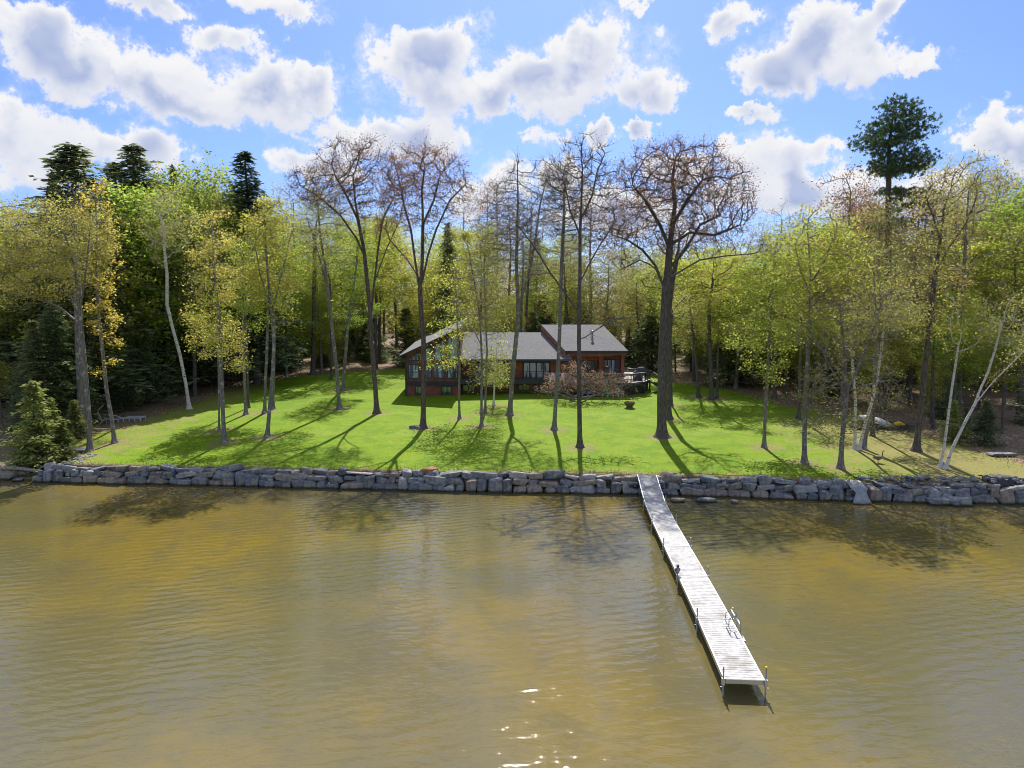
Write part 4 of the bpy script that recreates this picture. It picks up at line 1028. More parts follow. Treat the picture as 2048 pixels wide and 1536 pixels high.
mb = MB(); mb.tube([(0,0,-.03),(0,0,.04),(0,0,.12)], [.40,.38,.26], 16); mb.build('base', M['rust'], fb)
# ------------------------------------------------------------------ metal frames stored at the wood edge, branch, boat pile, goose, sheets
M['frame'] = pbr('pale_frame', (.60,.66,.74), .45, .3, var=.1)
def framepart(name, label, pxs, top, bot):
    Y = ground_pt(pxs[0], bot).y; Y = (Y+ground_pt(pxs[-1], bot).y)/2
    b0 = pt(pxs[0], bot, Y); t = empty(name, (b0.x, Y, float(terrain(b0.x, Y))), label, 'frame'); o = t.location
    A_ = pt(pxs[0], top, Y); B_ = pt(pxs[-1], top, Y)
    mb = MB(o)
    for yy in (0, .9): mb.bar(A_+Vector((0,yy,0)), B_+Vector((0,yy,0)), .05, .09)
    mb.bar(A_, A_+Vector((0,.9,0)), .05, .07); mb.bar(B_, B_+Vector((0,.9,0)), .05, .07); mb.build('frame', M['frame'], t)
    for px in pxs:
        for yy in (0, .9):
            p_ = pt(px, top, Y); z0 = float(terrain(p_.x, Y+yy)); mb = MB(o); mb.bar((p_.x, Y+yy, z0), (p_.x, Y+yy, p_.z), .05, .05); mb.build('leg', M['frame'], t)
framepart('metal_trestle', 'pale metal frame on thin legs at the wood edge, right one', [247,258,269,281], 836, 845)
framepart('metal_trestle', 'pale metal frame with arched top behind the leaning trunk', [191,213,236], 839, 846)
Y = ground_pt(220, 846).y; mb = MB()
mb.tube([pt(*p, Y+.4) for p in ((192,832),(200,831),(212,830),(222,830.5),(232,831.5),(240,835),(248,839))], .045, 6)
tag(mb.build('metal_rail', M['frame'], smooth=True), 'curved pale metal rail resting on top of the stored frames', 'rail')
Y = ground_pt(196, 858).y; mb = MB(); mb.tube([pt(*p, Y) for p in ((191,859),(197,851),(204,843),(212,838),(216,836))], [.06,.05,.045,.04,.02], 6); mb.tube([pt(*p, Y) for p in ((204,843),(201,835),(196,826),(196,820),(202,815),(207,810))], [.045,.04,.035,.03,.025,.012], 6)
tag(mb.build('dead_branch', M['deadwood'], smooth=True), 'crooked bleached dead branch sticking up beside the pale frames', 'branch')
Y = ground_pt(150, 866).y; mb = MB(); mb.tube([pt(*p, Y) for p in ((140,862),(165,859),(200,859),(225,857))], [.09,.09,.08,.05], 6); tag(mb.build('fallen_log', M['deadwood'], smooth=True), 'thin pale fallen log lying behind the left lakeside trunks', 'log')
# overturned boat + brush pile on the right
P = ground_pt(1765, 868); Y = P.y+2
bt = empty('overturned_boat', (pt(1760, 860, Y).x, Y, float(terrain(P.x, Y))), 'grey boat turned upside down on the brush pile under the right trees', 'boat', rz=0); O = bt.location
A_ = pt(1718, 830, Y+1.2)-O; B_ = pt(1790, 848, Y-.4)-O
bm = bmesh.new(); n = 14; rings = []
d = (B_-A_); s_ = Vector((-d.y, d.x, 0)).normalized()
for i in range(n):
    t = i/(n-1); w = .62*math.sin(math.pi*min(1, t*.9+.12))**.6; c_ = A_.lerp(B_, t); rings.append([bm.verts.new(c_+s_*(w*math.cos(a))+Vector((0,0,w*.75*math.sin(a)-.25))) for a in np.linspace(math.pi, 0, 9)])
for i in range(n-1):
    for k in range(8): bm.faces.new((rings[i][k], rings[i][k+1], rings[i+1][k+1], rings[i+1][k]))
bm.faces.new(rings[0]); bm.faces.new(rings[-1][::-1]); bmesh.ops.recalc_face_normals(bm, faces=bm.faces)
me = bpy.data.meshes.new('hull'); bm.to_mesh(me); bm.free(); me.polygons.foreach_set('use_smooth', [True]*len(me.polygons))
M['hull'] = pbr('boat_hull', (.62,.58,.58), .5, var=.25, scale=3); me.materials.append(M['hull']); link('hull', me, bt)
mb = MB(); mb.tube([Vector((A_.x, A_.y, A_.z+.22)), (A_+B_)/2+Vector((0,0,.24)), Vector((B_.x, B_.y, B_.z+.22))], .03, 6); mb.build('keel', M['trim'], bt)
mb = MB(); 
for _ in range(190):
    c_ = pt(rnd.uniform(1712, 1830), rnd.uniform(842, 862), Y+rnd.uniform(-1.5, 2.2)); c_.z = float(terrain(c_.x, c_.y))+rnd.uniform(.02, .55)*max(.1, 1-abs(c_.x-O.x-.5)/3.5)
    dv = Vector((rnd.uniform(-1, 1), rnd.uniform(-.6, .6), rnd.uniform(-.2, .3))).normalized()*rnd.uniform(.5, 1.7); mb.tube([c_-dv/2, c_+dv/2+Vector((0,0,-.05))], [.03, .012], 4)
tag(mb.build('brush_pile', M['bark_dark']), 'heap of dark cut branches under the overturned boat', 'brush pile', kind='stuff')
mb = MB(); p_ = pt(1798, 847, Y); mb.tube([p_+Vector((-.45,0,-.1)), p_+Vector((0,0,.0)), p_+Vector((.5,.1,-.12))], [.16,.2,.1], 7); tag(mb.build('kayak_bow', M['yellow']), 'small yellow boat end poking out right of the grey boat', 'boat')
# goose
M['goose'] = pbr('goose_brown', (.20,.14,.10), .8, var=.4, scale=10); M['gooseblack'] = pbr('goose_black', (.02,.02,.02), .6); M['goosewhite'] = pbr('goose_white', (.6,.58,.55), .8)
P = ground_pt(1756, 926); gs = empty('goose', P, 'brown goose with a black neck standing on the lawn at the right', 'goose', rz=R(0))
mb = MB(); mb.tube([(-.40,0,.42),(-.28,0,.40),(-.10,0,.38),(.08,0,.38),(.20,0,.44),(.26,0,.52)], [.02,.09,.155,.16,.11,.05], 10); mb.build('body', M['goose'], gs, smooth=True)
mb = MB(); mb.tube([(.22,0,.46),(.28,0,.58),(.29,0,.72),(.30,0,.82),(.34,0,.86),(.40,0,.85),(.46,0,.835)], [.06,.035,.03,.032,.042,.03,.008], 8); mb.build('neck', M['gooseblack'], gs, smooth=True)
for s in (-1, 1):
    mb = MB(); mb.tube([(.16,s*.11,.44),(-.02,s*.15,.45),(-.3,s*.06,.44)], [.05,.07,.015], 7); mb.build('wing', M['goose'], gs, smooth=True)
    mb = MB(); mb.tube([(.0,s*.07,.28),(.02,s*.07,.14),(.0,s*.07,.01)], [.03,.014,.012], 6); mb.box(-.02,.09,s*.07-.035,s*.07+.035,0,.012); mb.build('leg', M['gooseblack'], gs)
mb = MB(); mb.tube([(-.36,0,.37),(-.22,0,.30)], [.05,.08], 7); mb.build('rump', M['goosewhite'], gs, smooth=True)
# plastic sheet draped over wall stones, black tarp
def drape(name, label, cat, pts, m_, thick=.03, amp=.05):
    """pts: rows of (x,y,z) top to bottom"""
    rows_ = [[Vector(p) for p in r] for r in pts]; n = 14; mm = 12; G_ = []
    for j in range(mm+1):
        t = j/mm*(len(rows_)-1); a = min(int(t), len(rows_)-2); f = t-a; r_ = []
        for i in range(n+1):
            u_ = i/n*(len(rows_[0])-1); b = min(int(u_), len(rows_[0])-2); g_ = u_-b
            p = (rows_[a][b].lerp(rows_[a][b+1], g_)).lerp(rows_[a+1][b].lerp(rows_[a+1][b+1], g_), f)
            r_.append(p+Vector((0, -amp*abs(math.sin(i*1.9+j*.25)), amp*.5*math.sin(i*2.7+j))))
        G_.append(r_)
    V = [p for r_ in G_ for p in r_]; F = [(j*(n+1)+i, j*(n+1)+i+1, (j+1)*(n+1)+i+1, (j+1)*(n+1)+i) for j in range(mm) for i in range(n)]
    me = bpy.data.meshes.new(name); me.from_pydata(V, [], F); me.materials.append(m_); me.polygons.foreach_set('use_smooth', [True]*len(F))
    o = link(name, me); md = o.modifiers.new('s', 'SOLIDIFY'); md.thickness = thick; return tag(o, label, cat)
M['plastic'] = pbr('clear_plastic', (.27,.30,.31), .35, var=.2, scale=4, spec=.7); M['tarp'] = pbr('black_tarp', (.015,.018,.025), .45, var=.4, scale=5)
wx = water_pt(1712, 1003)[0]; wy = float(shoreY(wx))
drape('plastic_sheet', 'crumpled grey plastic sheet hanging over the wall into the water', 'sheet', [[(wx-.55,wy+.7,1.22),(wx-.05,wy+.7,1.25),(wx+.4,wy+.7,1.2)],[(wx-.5,wy+.15,.98),(wx,wy+.12,.98),(wx+.6,wy+.15,.86)],[(wx-.22,wy-.05,.62),(wx+.1,wy-.1,.62),(wx+.45,wy-.05,.6)],[(wx-.5,wy-.35,.05),(wx+.05,wy-.45,.03),(wx+.65,wy-.35,.05)]], M['plastic'])
tx = water_pt(1985, 990)[0]; ty = float(shoreY(tx))
drape('black_tarp', 'crumpled black tarp over the rocks at the right end of the wall', 'tarp', [[(tx-1.2,ty+2.2,1.35),(tx,ty+2.4,1.4),(tx+1.0,ty+2.2,1.3)],[(tx-1.3,ty+1.3,1.35),(tx,ty+1.2,1.45),(tx+1.1,ty+1.3,1.3)],[(tx-1.3,ty+.75,.95),(tx-.2,ty+.8,1.05),(tx+.7,ty+.9,1.0)]], M['tarp'], amp=.12)
# ------------------------------------------------------------------ lakeside and lawn trees
def lim(*p): return list(p)
H_ = hero
H_('lakeside_tree', 'grey trunk nearest the water on the far left, its branches swept to the left', 'tree', (180,902), 13,
   [[(180,900),(178,840),(172,760),(166,690),(160,640),(158,610)],[(161,640),(140,590),(95,545),(45,520)],[(162,650),(120,615),(60,590),(10,580)],[(159,620),(150,540),(130,470),(90,430)],[(160,625),(172,540),(180,460)]],
   [(80,500,110,95),(60,590,80,35),(150,500,70,90),(190,470,40,70),(40,450,60,50)], 'tan', 'bark_grey', natt=1300, dense=1.2, up=.02)
H_('old_conifer', 'thick straight dark grey trunk behind the leftmost lakeside tree', 'tree', (163,862), 21, [[(163,862),(162,780),(158,690),(156,600),(152,500),(148,420)]], [(150,430,50,90)], 'sparse', 'bark_grey', natt=160)
H_('leaning_tree', 'slim leaning trunk with golden leaves, second from the left by the water', 'tree', (230,886), 10,
   [[(230,885),(222,830),(213,780),(207,720),(200,660),(195,600),(192,520),(193,440),(190,390)]], [(207,520,34,95),(205,640,38,60),(215,720,22,40),(190,420,40,60)], 'gold', 'bark', natt=420, jit=.2)
H_('birch_tree', 'tall curved white birch at the wood edge left of the lawn', 'birch', (379,818), 9,
   [[(379,818),(372,770),(360,710),(345,655),(334,610),(334,550),(329,500),(326,450),(318,420)],[(331,520),(345,505),(358,503)],[(333,540),(318,525),(310,515)]], [(335,450,55,55),(330,400,45,35)], 'olive', 'birch', natt=360, dense=.7)
H_('maple_tree', 'yellow green leafy tree with low bright branches, front left of the lawn', 'maple', (449,885), 11,
   [[(449,885),(446,830),(443,760),(441,690),(436,620),(430,560),(425,480),(425,430)]], [(440,680,66,45),(425,560,60,80),(430,470,48,60),(400,640,35,30),(470,720,50,25)], 'orange', 'bark_grey', natt=800)
H_('slim_tree', 'very slim pale stem just left of the front left leafy tree', 'tree', (438,862), 5, [[(438,862),(438,800),(437,740),(435,680)]], [(432,660,50,35)], 'green', 'bark', natt=160)
H_('maple_tree', 'leafy tree with fresh lime branches, third row left of the lawn', 'maple', (492,829), 8, [[(492,829),(489,760),(487,690),(486,600),(486,520)]], [(490,610,60,50),(488,520,50,60)], 'yellow', 'bark', natt=420)
H_('slim_tree', 'slim trunk standing immediately right of the third row leafy tree', 'tree', (497,816), 6, [[(497,816),(495,740),(492,650),(490,560)]], [(492,560,35,60)], 'olive', 'bark_dark', natt=140)
H_('maple_tree', 'narrow pale trunk just behind the bent trunk at left', 'maple', (529,826), 8, [[(529,826),(531,760),(534,690),(536,620),(530,560)]], [(545,560,55,70)], 'yellow', 'bark_grey', natt=360)
H_('maple_tree', 'tall yellow green tree with a bent trunk standing left of centre lawn', 'maple', (534,874), 10,
   [[(534,874),(539,820),(545,750),(548,690),(545,640),(540,600),(535,540),(530,470),(528,430)],[(543,630),(560,560),(575,500)],[(541,610),(520,550),(510,490)]], [(540,480,60,80),(565,590,45,45),(525,560,50,50),(575,650,40,18),(540,410,35,35)], 'yellow', 'bark_grey', natt=1000, dense=.95)
H_('lawn_tree', 'dark slim trunk right behind the bent pale one', 'tree', (545,818), 9, [[(545,818),(547,740),(548,660),(546,580)]], [(540,470,45,60)], 'orange', 'bark', natt=200)
H_('lawn_tree', 'tall slightly curved grey trunk with thin light foliage left of the lawn centre', 'tree', (679,818), 10,
   [[(679,818),(675,760),(669,700),(662,640),(655,580),(650,530),(640,470),(636,410)],[(654,570),(640,520),(625,470),(612,430)]], [(640,440,70,70),(655,500,60,50)], 'olive', 'bark_grey', natt=480, dense=.6)
H_('lawn_tree', 'leaning greenish trunk just right of the curved grey trunk', 'tree', (686,781), 9, [[(686,781),(690,720),(695,660),(703,600),(712,540),(716,490)]], [(712,520,55,80),(700,620,50,35)], 'green', 'bark_grey', natt=500, dense=.8)
H_('wood_edge_tree', 'straight dark trunk at the back edge of the lawn left of the curved grey one', 'tree', (626,749), 12, [[(626,749),(627,690),(628,620),(629,540),(630,460)]], [(635,450,55,60)], 'olive', 'bark_dark', natt=300)
H_('wood_edge_tree', 'thin dark trunk behind the curved grey trunk', 'tree', (662,759), 6, [[(662,759),(663,700),(662,630),(660,560)]], [(655,540,35,50)], 'green', 'bark_dark', natt=160)
H_('bare_tree', 'tall dark forked tree with sparse russet buds, left of the house', 'tree', (754,827), 13,
   [[(754,827),(751,780),(747,730),(742,680),(741,630)],[(741,635),(735,570),(728,500),(718,450),(710,400),(706,350)],[(728,510),(712,475),(680,430),(640,395),(600,370)],[(741,640),(748,570),(756,500),(765,440),(790,390)],[(750,560),(772,500),(800,440)],[(716,440),(695,395),(670,350)]],
   [(690,380,100,65),(640,370,75,45),(720,320,80,48),(780,370,60,60),(750,430,50,40)], 'red', 'bark_red', natt=1700, kill=.7, up=.08, jit=.18, dense=1.1)
H_('bare_tree', 'tall dark tree with a fan of russet buds in front of the left wing', 'tree', (846,857), 14,
   [[(846,857),(847,800),(848,740),(847,680),(842,620),(840,580),(843,540)],[(843,560),(845,500),(846,440),(844,380),(850,330)],[(843,570),(856,510),(872,460),(900,400),(930,370)],[(840,585),(830,520),(822,460),(808,410),(800,370)],[(841,560),(815,520),(780,480),(770,455)],[(845,450),(868,400),(880,350)]],
   [(850,350,85,65),(910,380,45,45),(800,360,50,60),(850,430,70,45),(780,450,35,25)], 'red', 'bark_red', natt=1600, kill=.7, up=.08, jit=.18, dense=1.1)
H_('young_tree', 'slim young tree with yellow leaves in front of the left wing of the house', 'tree', (919,838), 6, [[(919,838),(918,790),(919,740),(916,690),(914,630),(912,580)]], [(905,640,45,60),(890,715,50,28),(905,560,40,50)], 'yellow', 'bark', natt=420, dense=.5)
H_('young_tree', 'slim grey green tree, front one of the pair before the grey roof', 'tree', (963,853), 7, [[(963,853),(963,790),(964,730),(962,680),(958,620),(948,560),(940,520)],[(962,690),(950,665),(938,655)]], [(950,600,55,80),(970,730,45,35),(940,520,45,60)], 'olive', 'bark', natt=600, dense=.55)
H_('young_tree', 'slim grey green tree, rear one of the pair before the grey roof', 'tree', (970,826), 6, [[(970,826),(972,770),(974,700),(970,620),(968,540),(970,480)]], [(985,600,50,90),(980,500,50,50),(1000,740,35,35)], 'olive', 'bark', natt=560, dense=.55)
H_('birch_tree', 'small white birch with low leaves before the middle of the house', 'birch', (987,811), 5, [[(987,811),(989,770),(992,720),(994,690)]], [(990,745,42,35),(1000,700,30,30)], 'yellow', 'birch', natt=260, dense=.7)
H_('bare_tree', 'tall forked bare grey tree before the middle of the house', 'tree', (1019,831), 13,
   [[(1019,831),(1022,790),(1026,740),(1031,690),(1036,640),(1036,600)],[(1036,605),(1033,540),(1034,470),(1036,400),(1035,330)],[(1036,610),(1050,575),(1062,530),(1072,470),(1080,410),(1095,350)]],
   [(1030,420,60,80),(1035,340,30,40),(1085,390,45,70),(1000,470,60,60),(1060,520,45,40)], 'bare', 'bark', natt=1400, kill=.75, jit=.12, dense=1.0)
H_('bare_tree', 'slender bare trunk left of the dark one before the right roof', 'tree', (1108,860), 11,
   [[(1108,860),(1111,810),(1116,740),(1119,670),(1121,600),(1123,530),(1127,460),(1128,400),(1130,350)]], [(1125,400,50,90),(1105,360,40,60),(1140,460,45,60)], 'bare', 'bark_grey', natt=1000, kill=.75)
H_('bare_tree', 'dark bare tree with a long left limb and low twiggy branches before the deck', 'tree', (1160,895), 13,
   [[(1160,895),(1159,830),(1158,760),(1158,690),(1158,620),(1160,540),(1160,470),(1163,400),(1165,340)],[(1157,625),(1130,585),(1100,545),(1070,495),(1035,450)],[(1160,565),(1180,525),(1200,490),(1220,460)],[(1158,682),(1180,668),(1200,655),(1225,640)],[(1160,470),(1140,420),(1130,370)],[(1162,440),(1185,390),(1195,340)],
    [(1160,808),(1180,796),(1205,785),(1240,772)],[(1159,800),(1130,785),(1100,780)],[(1159,770),(1190,760),(1225,755)]],
   [(1165,370,75,75),(1060,460,50,45),(1215,460,45,45),(1240,640,35,20),(1150,300,40,25),(1190,300,40,25),(1195,768,95,28),(1110,780,60,20),(1215,800,60,16)], 'bare', 'bark_dark', natt=2300, kill=.7, jit=.16)
H_('low_shrub', 'spreading shrub with dry pinkish leaves in front of the deck', 'shrub', (1145,802), 8, [[(1145,802),(1140,790),(1130,780)],[(1143,800),(1160,785),(1185,770)],[(1144,800),(1120,788),(1080,785)],[(1145,800),(1190,790),(1240,792)]],
   [(1130,770,45,26),(1085,785,45,13),(1190,758,75,20),(1235,790,70,8),(1150,740,30,22)], 'dry', 'bark', natt=420, step=.22, kill=.34, infl=3, jit=.25, dense=.9, rtip=.012)
H_('oak_tree', 'huge oak with a massive trunk and wide crooked bare crown right of the deck', 'oak', (1324,874), 25,
   [[(1324,874),(1323,800),(1325,720),(1328,650),(1331,590),(1336,540),(1340,490),(1345,450),(1350,410)],
    [(1330,580),(1310,530),(1285,500),(1255,480),(1225,470)],[(1333,560),(1365,540),(1400,520),(1450,512),(1500,508),(1545,500)],[(1336,540),(1370,500),(1400,450),(1440,430)],[(1340,500),(1320,450),(1290,400),(1265,370)],
    [(1345,450),(1375,400),(1405,360)],[(1350,410),(1345,360),(1350,320)],[(1340,490),(1380,465),(1430,470),(1480,450)],[(1312,535),(1280,520),(1240,540)]],
   [(1350,360,125,75),(1280,430,72,75),(1430,400,85,80),(1380,300,80,28),(1460,470,60,35),(1250,520,40,25),(1530,490,35,20),(1370,480,90,40)], 'red', 'bark_dark', natt=2900, kill=.56, step=.42, up=.04, jit=.24, dense=.7)
H_('lawn_tree', 'second thick trunk right behind the huge oak', 'tree', (1337,838), 15, [[(1337,838),(1337,760),(1338,690),(1338,620),(1345,560),(1355,510)]], [(1360,470,70,50)], 'red', 'bark_dark', natt=260, jit=.22)
H_('slim_tree', 'thin dark trunk just right of the oaks', 'tree', (1343,811), 6, [[(1343,811),(1343,750),(1341,680),(1345,620)]], [(1360,620,35,40)], 'olive', 'bark_dark', natt=140)
H_('lawn_tree', 'slim dark tree, left of the three at the back right of the lawn', 'tree', (1397,795), 8, [[(1397,795),(1394,740),(1388,690),(1382,640),(1378,600)]], [(1385,620,50,55),(1370,670,35,30)], 'olive', 'bark_dark', natt=380)
H_('lawn_tree', 'thicker dark tree, middle of the three at the back right of the lawn', 'tree', (1423,799), 11, [[(1423,799),(1422,740),(1419,680),(1418,620),(1426,560)],[(1420,690),(1412,660),(1400,640)]], [(1425,560,60,70),(1440,640,40,40)], 'yellow', 'bark_dark', natt=560, dense=.8)
H_('lawn_tree', 'thinnest dark tree, right of the three at the back right of the lawn', 'tree', (1434,797), 6, [[(1434,797),(1435,730),(1437,660),(1441,600)]], [(1455,640,45,60)], 'yellow', 'bark_dark', natt=300, dense=.8)
H_('maple_tree', 'yellow green tree with a slender trunk on the lawn right of the oak', 'maple', (1528,895), 9, [[(1528,895),(1530,840),(1534,770),(1538,700),(1541,630),(1546,560),(1550,500)]], [(1530,660,85,60),(1550,560,75,80),(1530,740,55,30),(1560,490,50,40)], 'yellow', 'bark', natt=900, dense=.75)
H_('wood_edge_tree', 'short dark trunk behind the yellow tree right of the lawn', 'tree', (1597,838), 8, [[(1597,838),(1599,770),(1601,700),(1603,640)]], [(1600,640,50,60)], 'olive', 'bark_dark', natt=260)
H_('maple_tree', 'large golden crowned tree on the right half of the lawn near the wall', 'maple', (1609,926), 12,
   [[(1609,926),(1609,860),(1612,790),(1616,710),(1621,640),(1622,580),(1620,520),(1615,460)],[(1621,620),(1645,590),(1672,570)],[(1622,590),(1600,540),(1590,490)],[(1621,570),(1650,520),(1670,470)]],
   [(1630,480,80,60),(1600,560,70,60),(1680,520,50,60),(1620,640,70,50),(1640,420,45,25)], 'yellow', 'bark_grey', natt=1300, dense=.85)
H_('twiggy_tree', 'low forking tree with a haze of fine twigs near the right wall', 'tree', (1681,937), 13,
   [[(1681,937),(1684,880),(1689,830),(1693,795),(1694,780)],[(1694,785),(1672,755),(1655,725),(1645,700)],[(1694,782),(1690,720),(1684,660),(1680,610)],[(1694,782),(1712,745),(1730,700),(1750,650),(1762,610)],[(1695,785),(1735,770),(1780,760)],[(1690,830),(1650,830),(1620,850)]],
   [(1690,660,105,75),(1760,620,60,70),(1760,780,60,45),(1640,780,60,60),(1700,740,100,50),(1700,850,80,35)], 'sparse', 'bark', natt=1300, kill=.6, infl=5, dense=.6)
H_('birch_tree', 'upright pale birch stem at the right, left one of a leaning pair', 'birch', (1710,898), 8, [[(1710,898),(1710,850),(1711,800),(1706,740),(1702,680)]], [(1700,650,50,60)], 'olive', 'birch', natt=300, dense=.8)
H_('birch_tree', 'pale birch leaning right, right one of the leaning pair', 'birch', (1716,900), 8, [[(1716,900),(1730,850),(1745,800),(1755,755),(1762,700),(1770,640)]], [(1780,620,55,70)], 'olive', 'birch', natt=340, dense=.8)
H_('wood_edge_tree', 'dark trunk behind the leaning birch pair', 'tree', (1726,898), 10, [[(1726,898),(1738,840),(1748,780),(1752,700),(1750,600)]], [(1750,560,60,80)], 'olive', 'bark', natt=420, dense=.8)
H_('wood_edge_tree', 'short dark trunk in front of the overturned boat', 'tree', (1745,872), 8, [[(1745,872),(1747,810),(1750,740),(1752,660)]], [(1755,620,50,60)], 'yellow', 'bark_dark', natt=260)
H_('tall_tree', 'tall thick dark tree with airy light green crown at the right', 'tree', (1832,902), 16,
   [[(1832,902),(1838,850),(1845,790),(1850,730),(1856,680),(1862,620),(1870,550),(1880,480),(1888,420)],[(1870,550),(1895,500),(1930,450)],[(1880,480),(1865,430),(1850,390)]],
   [(1900,400,65,80),(1930,350,45,45),(1860,470,50,50),(1880,560,60,50),(1850,640,50,50)], 'sparse', 'bark_dark', natt=1100, dense=1.3)
H_('birch_tree', 'white birch with a nearly straight stem by the right wall', 'birch', (1879,936), 7, [[(1879,936),(1887,900),(1893,860),(1898,820),(1904,775),(1911,730),(1917,690)]], [(1925,660,45,55),(1905,620,40,40)], 'yellow', 'birch', natt=360, dense=.8)
H_('birch_tree', 'white birch leaning far right and forking by the right wall', 'birch', (1889,938), 8,
   [[(1889,938),(1903,900),(1920,865),(1935,835),(1950,808),(1985,765),(2015,735),(2050,700)],[(1948,812),(1960,780),(1976,745),(1990,700),(2003,650)]], [(2010,640,55,60),(2045,690,30,35)], 'olive', 'birch', natt=420, dense=.8)
H_('wood_edge_tree', 'dark trunk at the leafy wood edge behind the birches', 'tree', (1867,858), 8, [[(1867,858),(1866,800),(1866,740),(1868,680)]], [(1870,690,50,50)], 'green', 'bark_dark', natt=300, dense=.8)
# tall pine standing above the right wood
def pine(px, ybase, top, label):
    B = ground_pt(px, ybase); Y = B.y; rg = np.random.default_rng(5)
    tr = [B-Vector((0,0,.2))]+[pt(x_, y_, Y) for x_, y_ in ((px-2,700),(px,600),(px,500),(px+1,400),(px+2,300),(px+12,210))]
    E = []
    for (cx, cy, rx, ry) in ((1800,215,42,25),(1790,262,66,34),(1775,290,68,22),(1815,250,48,32),(1735,282,22,18),(1800,330,72,26),(1845,316,30,15),(1812,385,55,10),(1830,405,40,9),(1765,352,24,9),(1800,445,38,9),(1755,455,28,8)):
        c_ = pt(cx, cy, Y); s = Y/FPX; E.append((c_.x, c_.y, c_.z, rx*s, rx*s*.85, ry*s))
    A, par = grow([tr], ell_points(E, 1500, rg), .5, 7, .8, jit=.1, up=.04, rg=rg)
    ch, tips, r = skeleton(A, par, .36, .02)
    t = empty('pine_tree', B, label, 'pine')
    tm, cm = tree_meshes(A, par, .36, .02, B, 0, 1, 1, M['bark_dark'], LM['pine'], rg, 2, .6)
    link('trunk', tm, t); link('crown', cm, t)
    src = A[(r < .06)]-np.array(B); C = []; Dv = []
    for p_ in src:
        for _ in range(6):
            o_ = rg.normal(0, .55, 3); o_[2] *= .32; n = 20; dd = rg.normal(0, 1, (n, 3)); dd[:, 2] += .45; dd /= np.linalg.norm(dd, axis=1)[:, None]
            C.append(np.repeat((p_+o_)[None], n, 0)+dd*.12); Dv.append(dd)
    C = np.concatenate(C); Dv = np.concatenate(Dv); n = len(C); s = np.cross(Dv, rg.normal(0, 1, (n, 3))); s /= np.linalg.norm(s, axis=1)[:, None]; l = rg.uniform(.18, .34, n)[:, None]
    V = np.stack([C-Dv*l*.5, C+s*.03, C+Dv*l*.6, C-s*.03], 1).reshape(-1, 3)
    link('needles', np_mesh('needles', V, [np.arange(4*n).reshape(-1, 4)], [LM['pine']]), t)
pine(1776, 792, 185, 'tall dark green pine rising above all the other trees at right')

# ------------------------------------------------------------------ conifers
def copy_thing(root, loc, rz, sc, label, group=None, cat=None, name=None):
    r_ = root.copy(); COL.objects.link(r_); r_.location = loc; r_.rotation_euler = (0, 0, rz); r_.scale = sc
    r_['label'] = label
    if cat: r_['category'] = cat
    if group: r_['group'] = group
    elif 'group' in r_.keys(): del r_['group']
    for ch in PROTO_CH[root.name]:
        c_ = ch.copy(); COL.objects.link(c_); c_.parent = r_
    return r_
PROTO_CH = {}
def make_proto(name, meshes, cat):
    o = empty(name, (0, 0, 0), 'x', cat); PROTO_CH[o.name] = [link(n_, m_, o) for n_, m_ in zip(('trunk', 'crown'), meshes)]; return o
PR = {}
for k in range(3):
    rg = np.random.default_rng(40+k)
    PR['hemlock', k] = make_proto('hemlock_tree', conifer_mesh(20, 4.6, rg, LM['hemlock'], low=.10, nbr=520, droop=.24, per=12, tr=.26, spray=.36), 'hemlock')
for k in range(2):
    rg = np.random.default_rng(50+k)
    PR['spruce', k] = make_proto('spruce_tree', conifer_mesh(20, 3.6, rg, LM['spruce'], low=.12, nbr=520, droop=.30, per=11, tr=.22, spray=.36), 'spruce')
    rg = np.random.default_rng(60+k)
    PR['sapling', k] = make_proto('young_hemlock', conifer_mesh(6, 2.3, rg, LM['hemlock'], low=.02, nbr=150, droop=.15, per=11, tr=.07), 'young hemlock')
    rg = np.random.default_rng(65+k)
    PR['cedar', k] = make_proto('evergreen_bush', conifer_mesh(5, 2.4, rg, LM['cedar'], low=.02, nbr=190, droop=.16, per=11, tr=.07, lift=.16, power=1.15, mod=lambda f, g_=rg: g_.uniform(.45, 1.3)), 'bush')
SPEC = {'green': ('green', 17, .21, .5), 'yellow': ('yellow', 16, .21, .5), 'olive': ('olive', 14, .18, .55), 'orange': ('orange', 12, .18, .5), 'budding': ('red', 5, .16, .38), 'bareth': ('bare', 3, .12, .35)}
for sname, (lm, ln, ls, sp) in SPEC.items():
    for k in range(3 if sname in ('green', 'yellow', 'olive') else 2):
        rg = np.random.default_rng(hash((len(sname), k, lm[0])) % 9999 if False else 100+len(PR)*7)
        lean = rg.normal(0, .5, 2); low = (.16, .36, .50)[k]
        pl = [Vector((0, 0, -.3)), Vector((lean[0]*.3, lean[1]*.3, 6)), Vector((lean[0], lean[1], 12)), Vector((lean[0]*.6, lean[1]*1.2, 16))]
        E = [(lean[0], lean[1], 18*(low+(1-low)*f), w, w, h) for f, w, h in ((.10, 2.4, 1.8), (.32, 3.3+rg.random(), 2.8), (.60, 3.6+rg.random()*.6, 3.2), (.86, 2.4+rg.random(), 2.6))]
        E += [(rg.uniform(-2.5, 2.5), rg.uniform(-2.5, 2.5), 18*(low+(1-low)*rg.random()), 1.6, 1.6, 1.3) for _ in range(3)]
        A, par = grow([pl], ell_points(E, 850, rg), .55, 5, .8, jit=.15, rg=rg)
        PR[sname, k] = make_proto({'green': 'beech_tree', 'yellow': 'maple_tree', 'olive': 'birchwood_tree', 'orange': 'red_maple', 'budding': 'budding_oak', 'bareth': 'bare_tree'}[sname],
            tree_meshes(A, par, .19, .016, (0, 0, 0), ln, ls, sp, M['bark_dark'] if k else M['bark'], LM[lm], rg, 2, .7), 'tree')
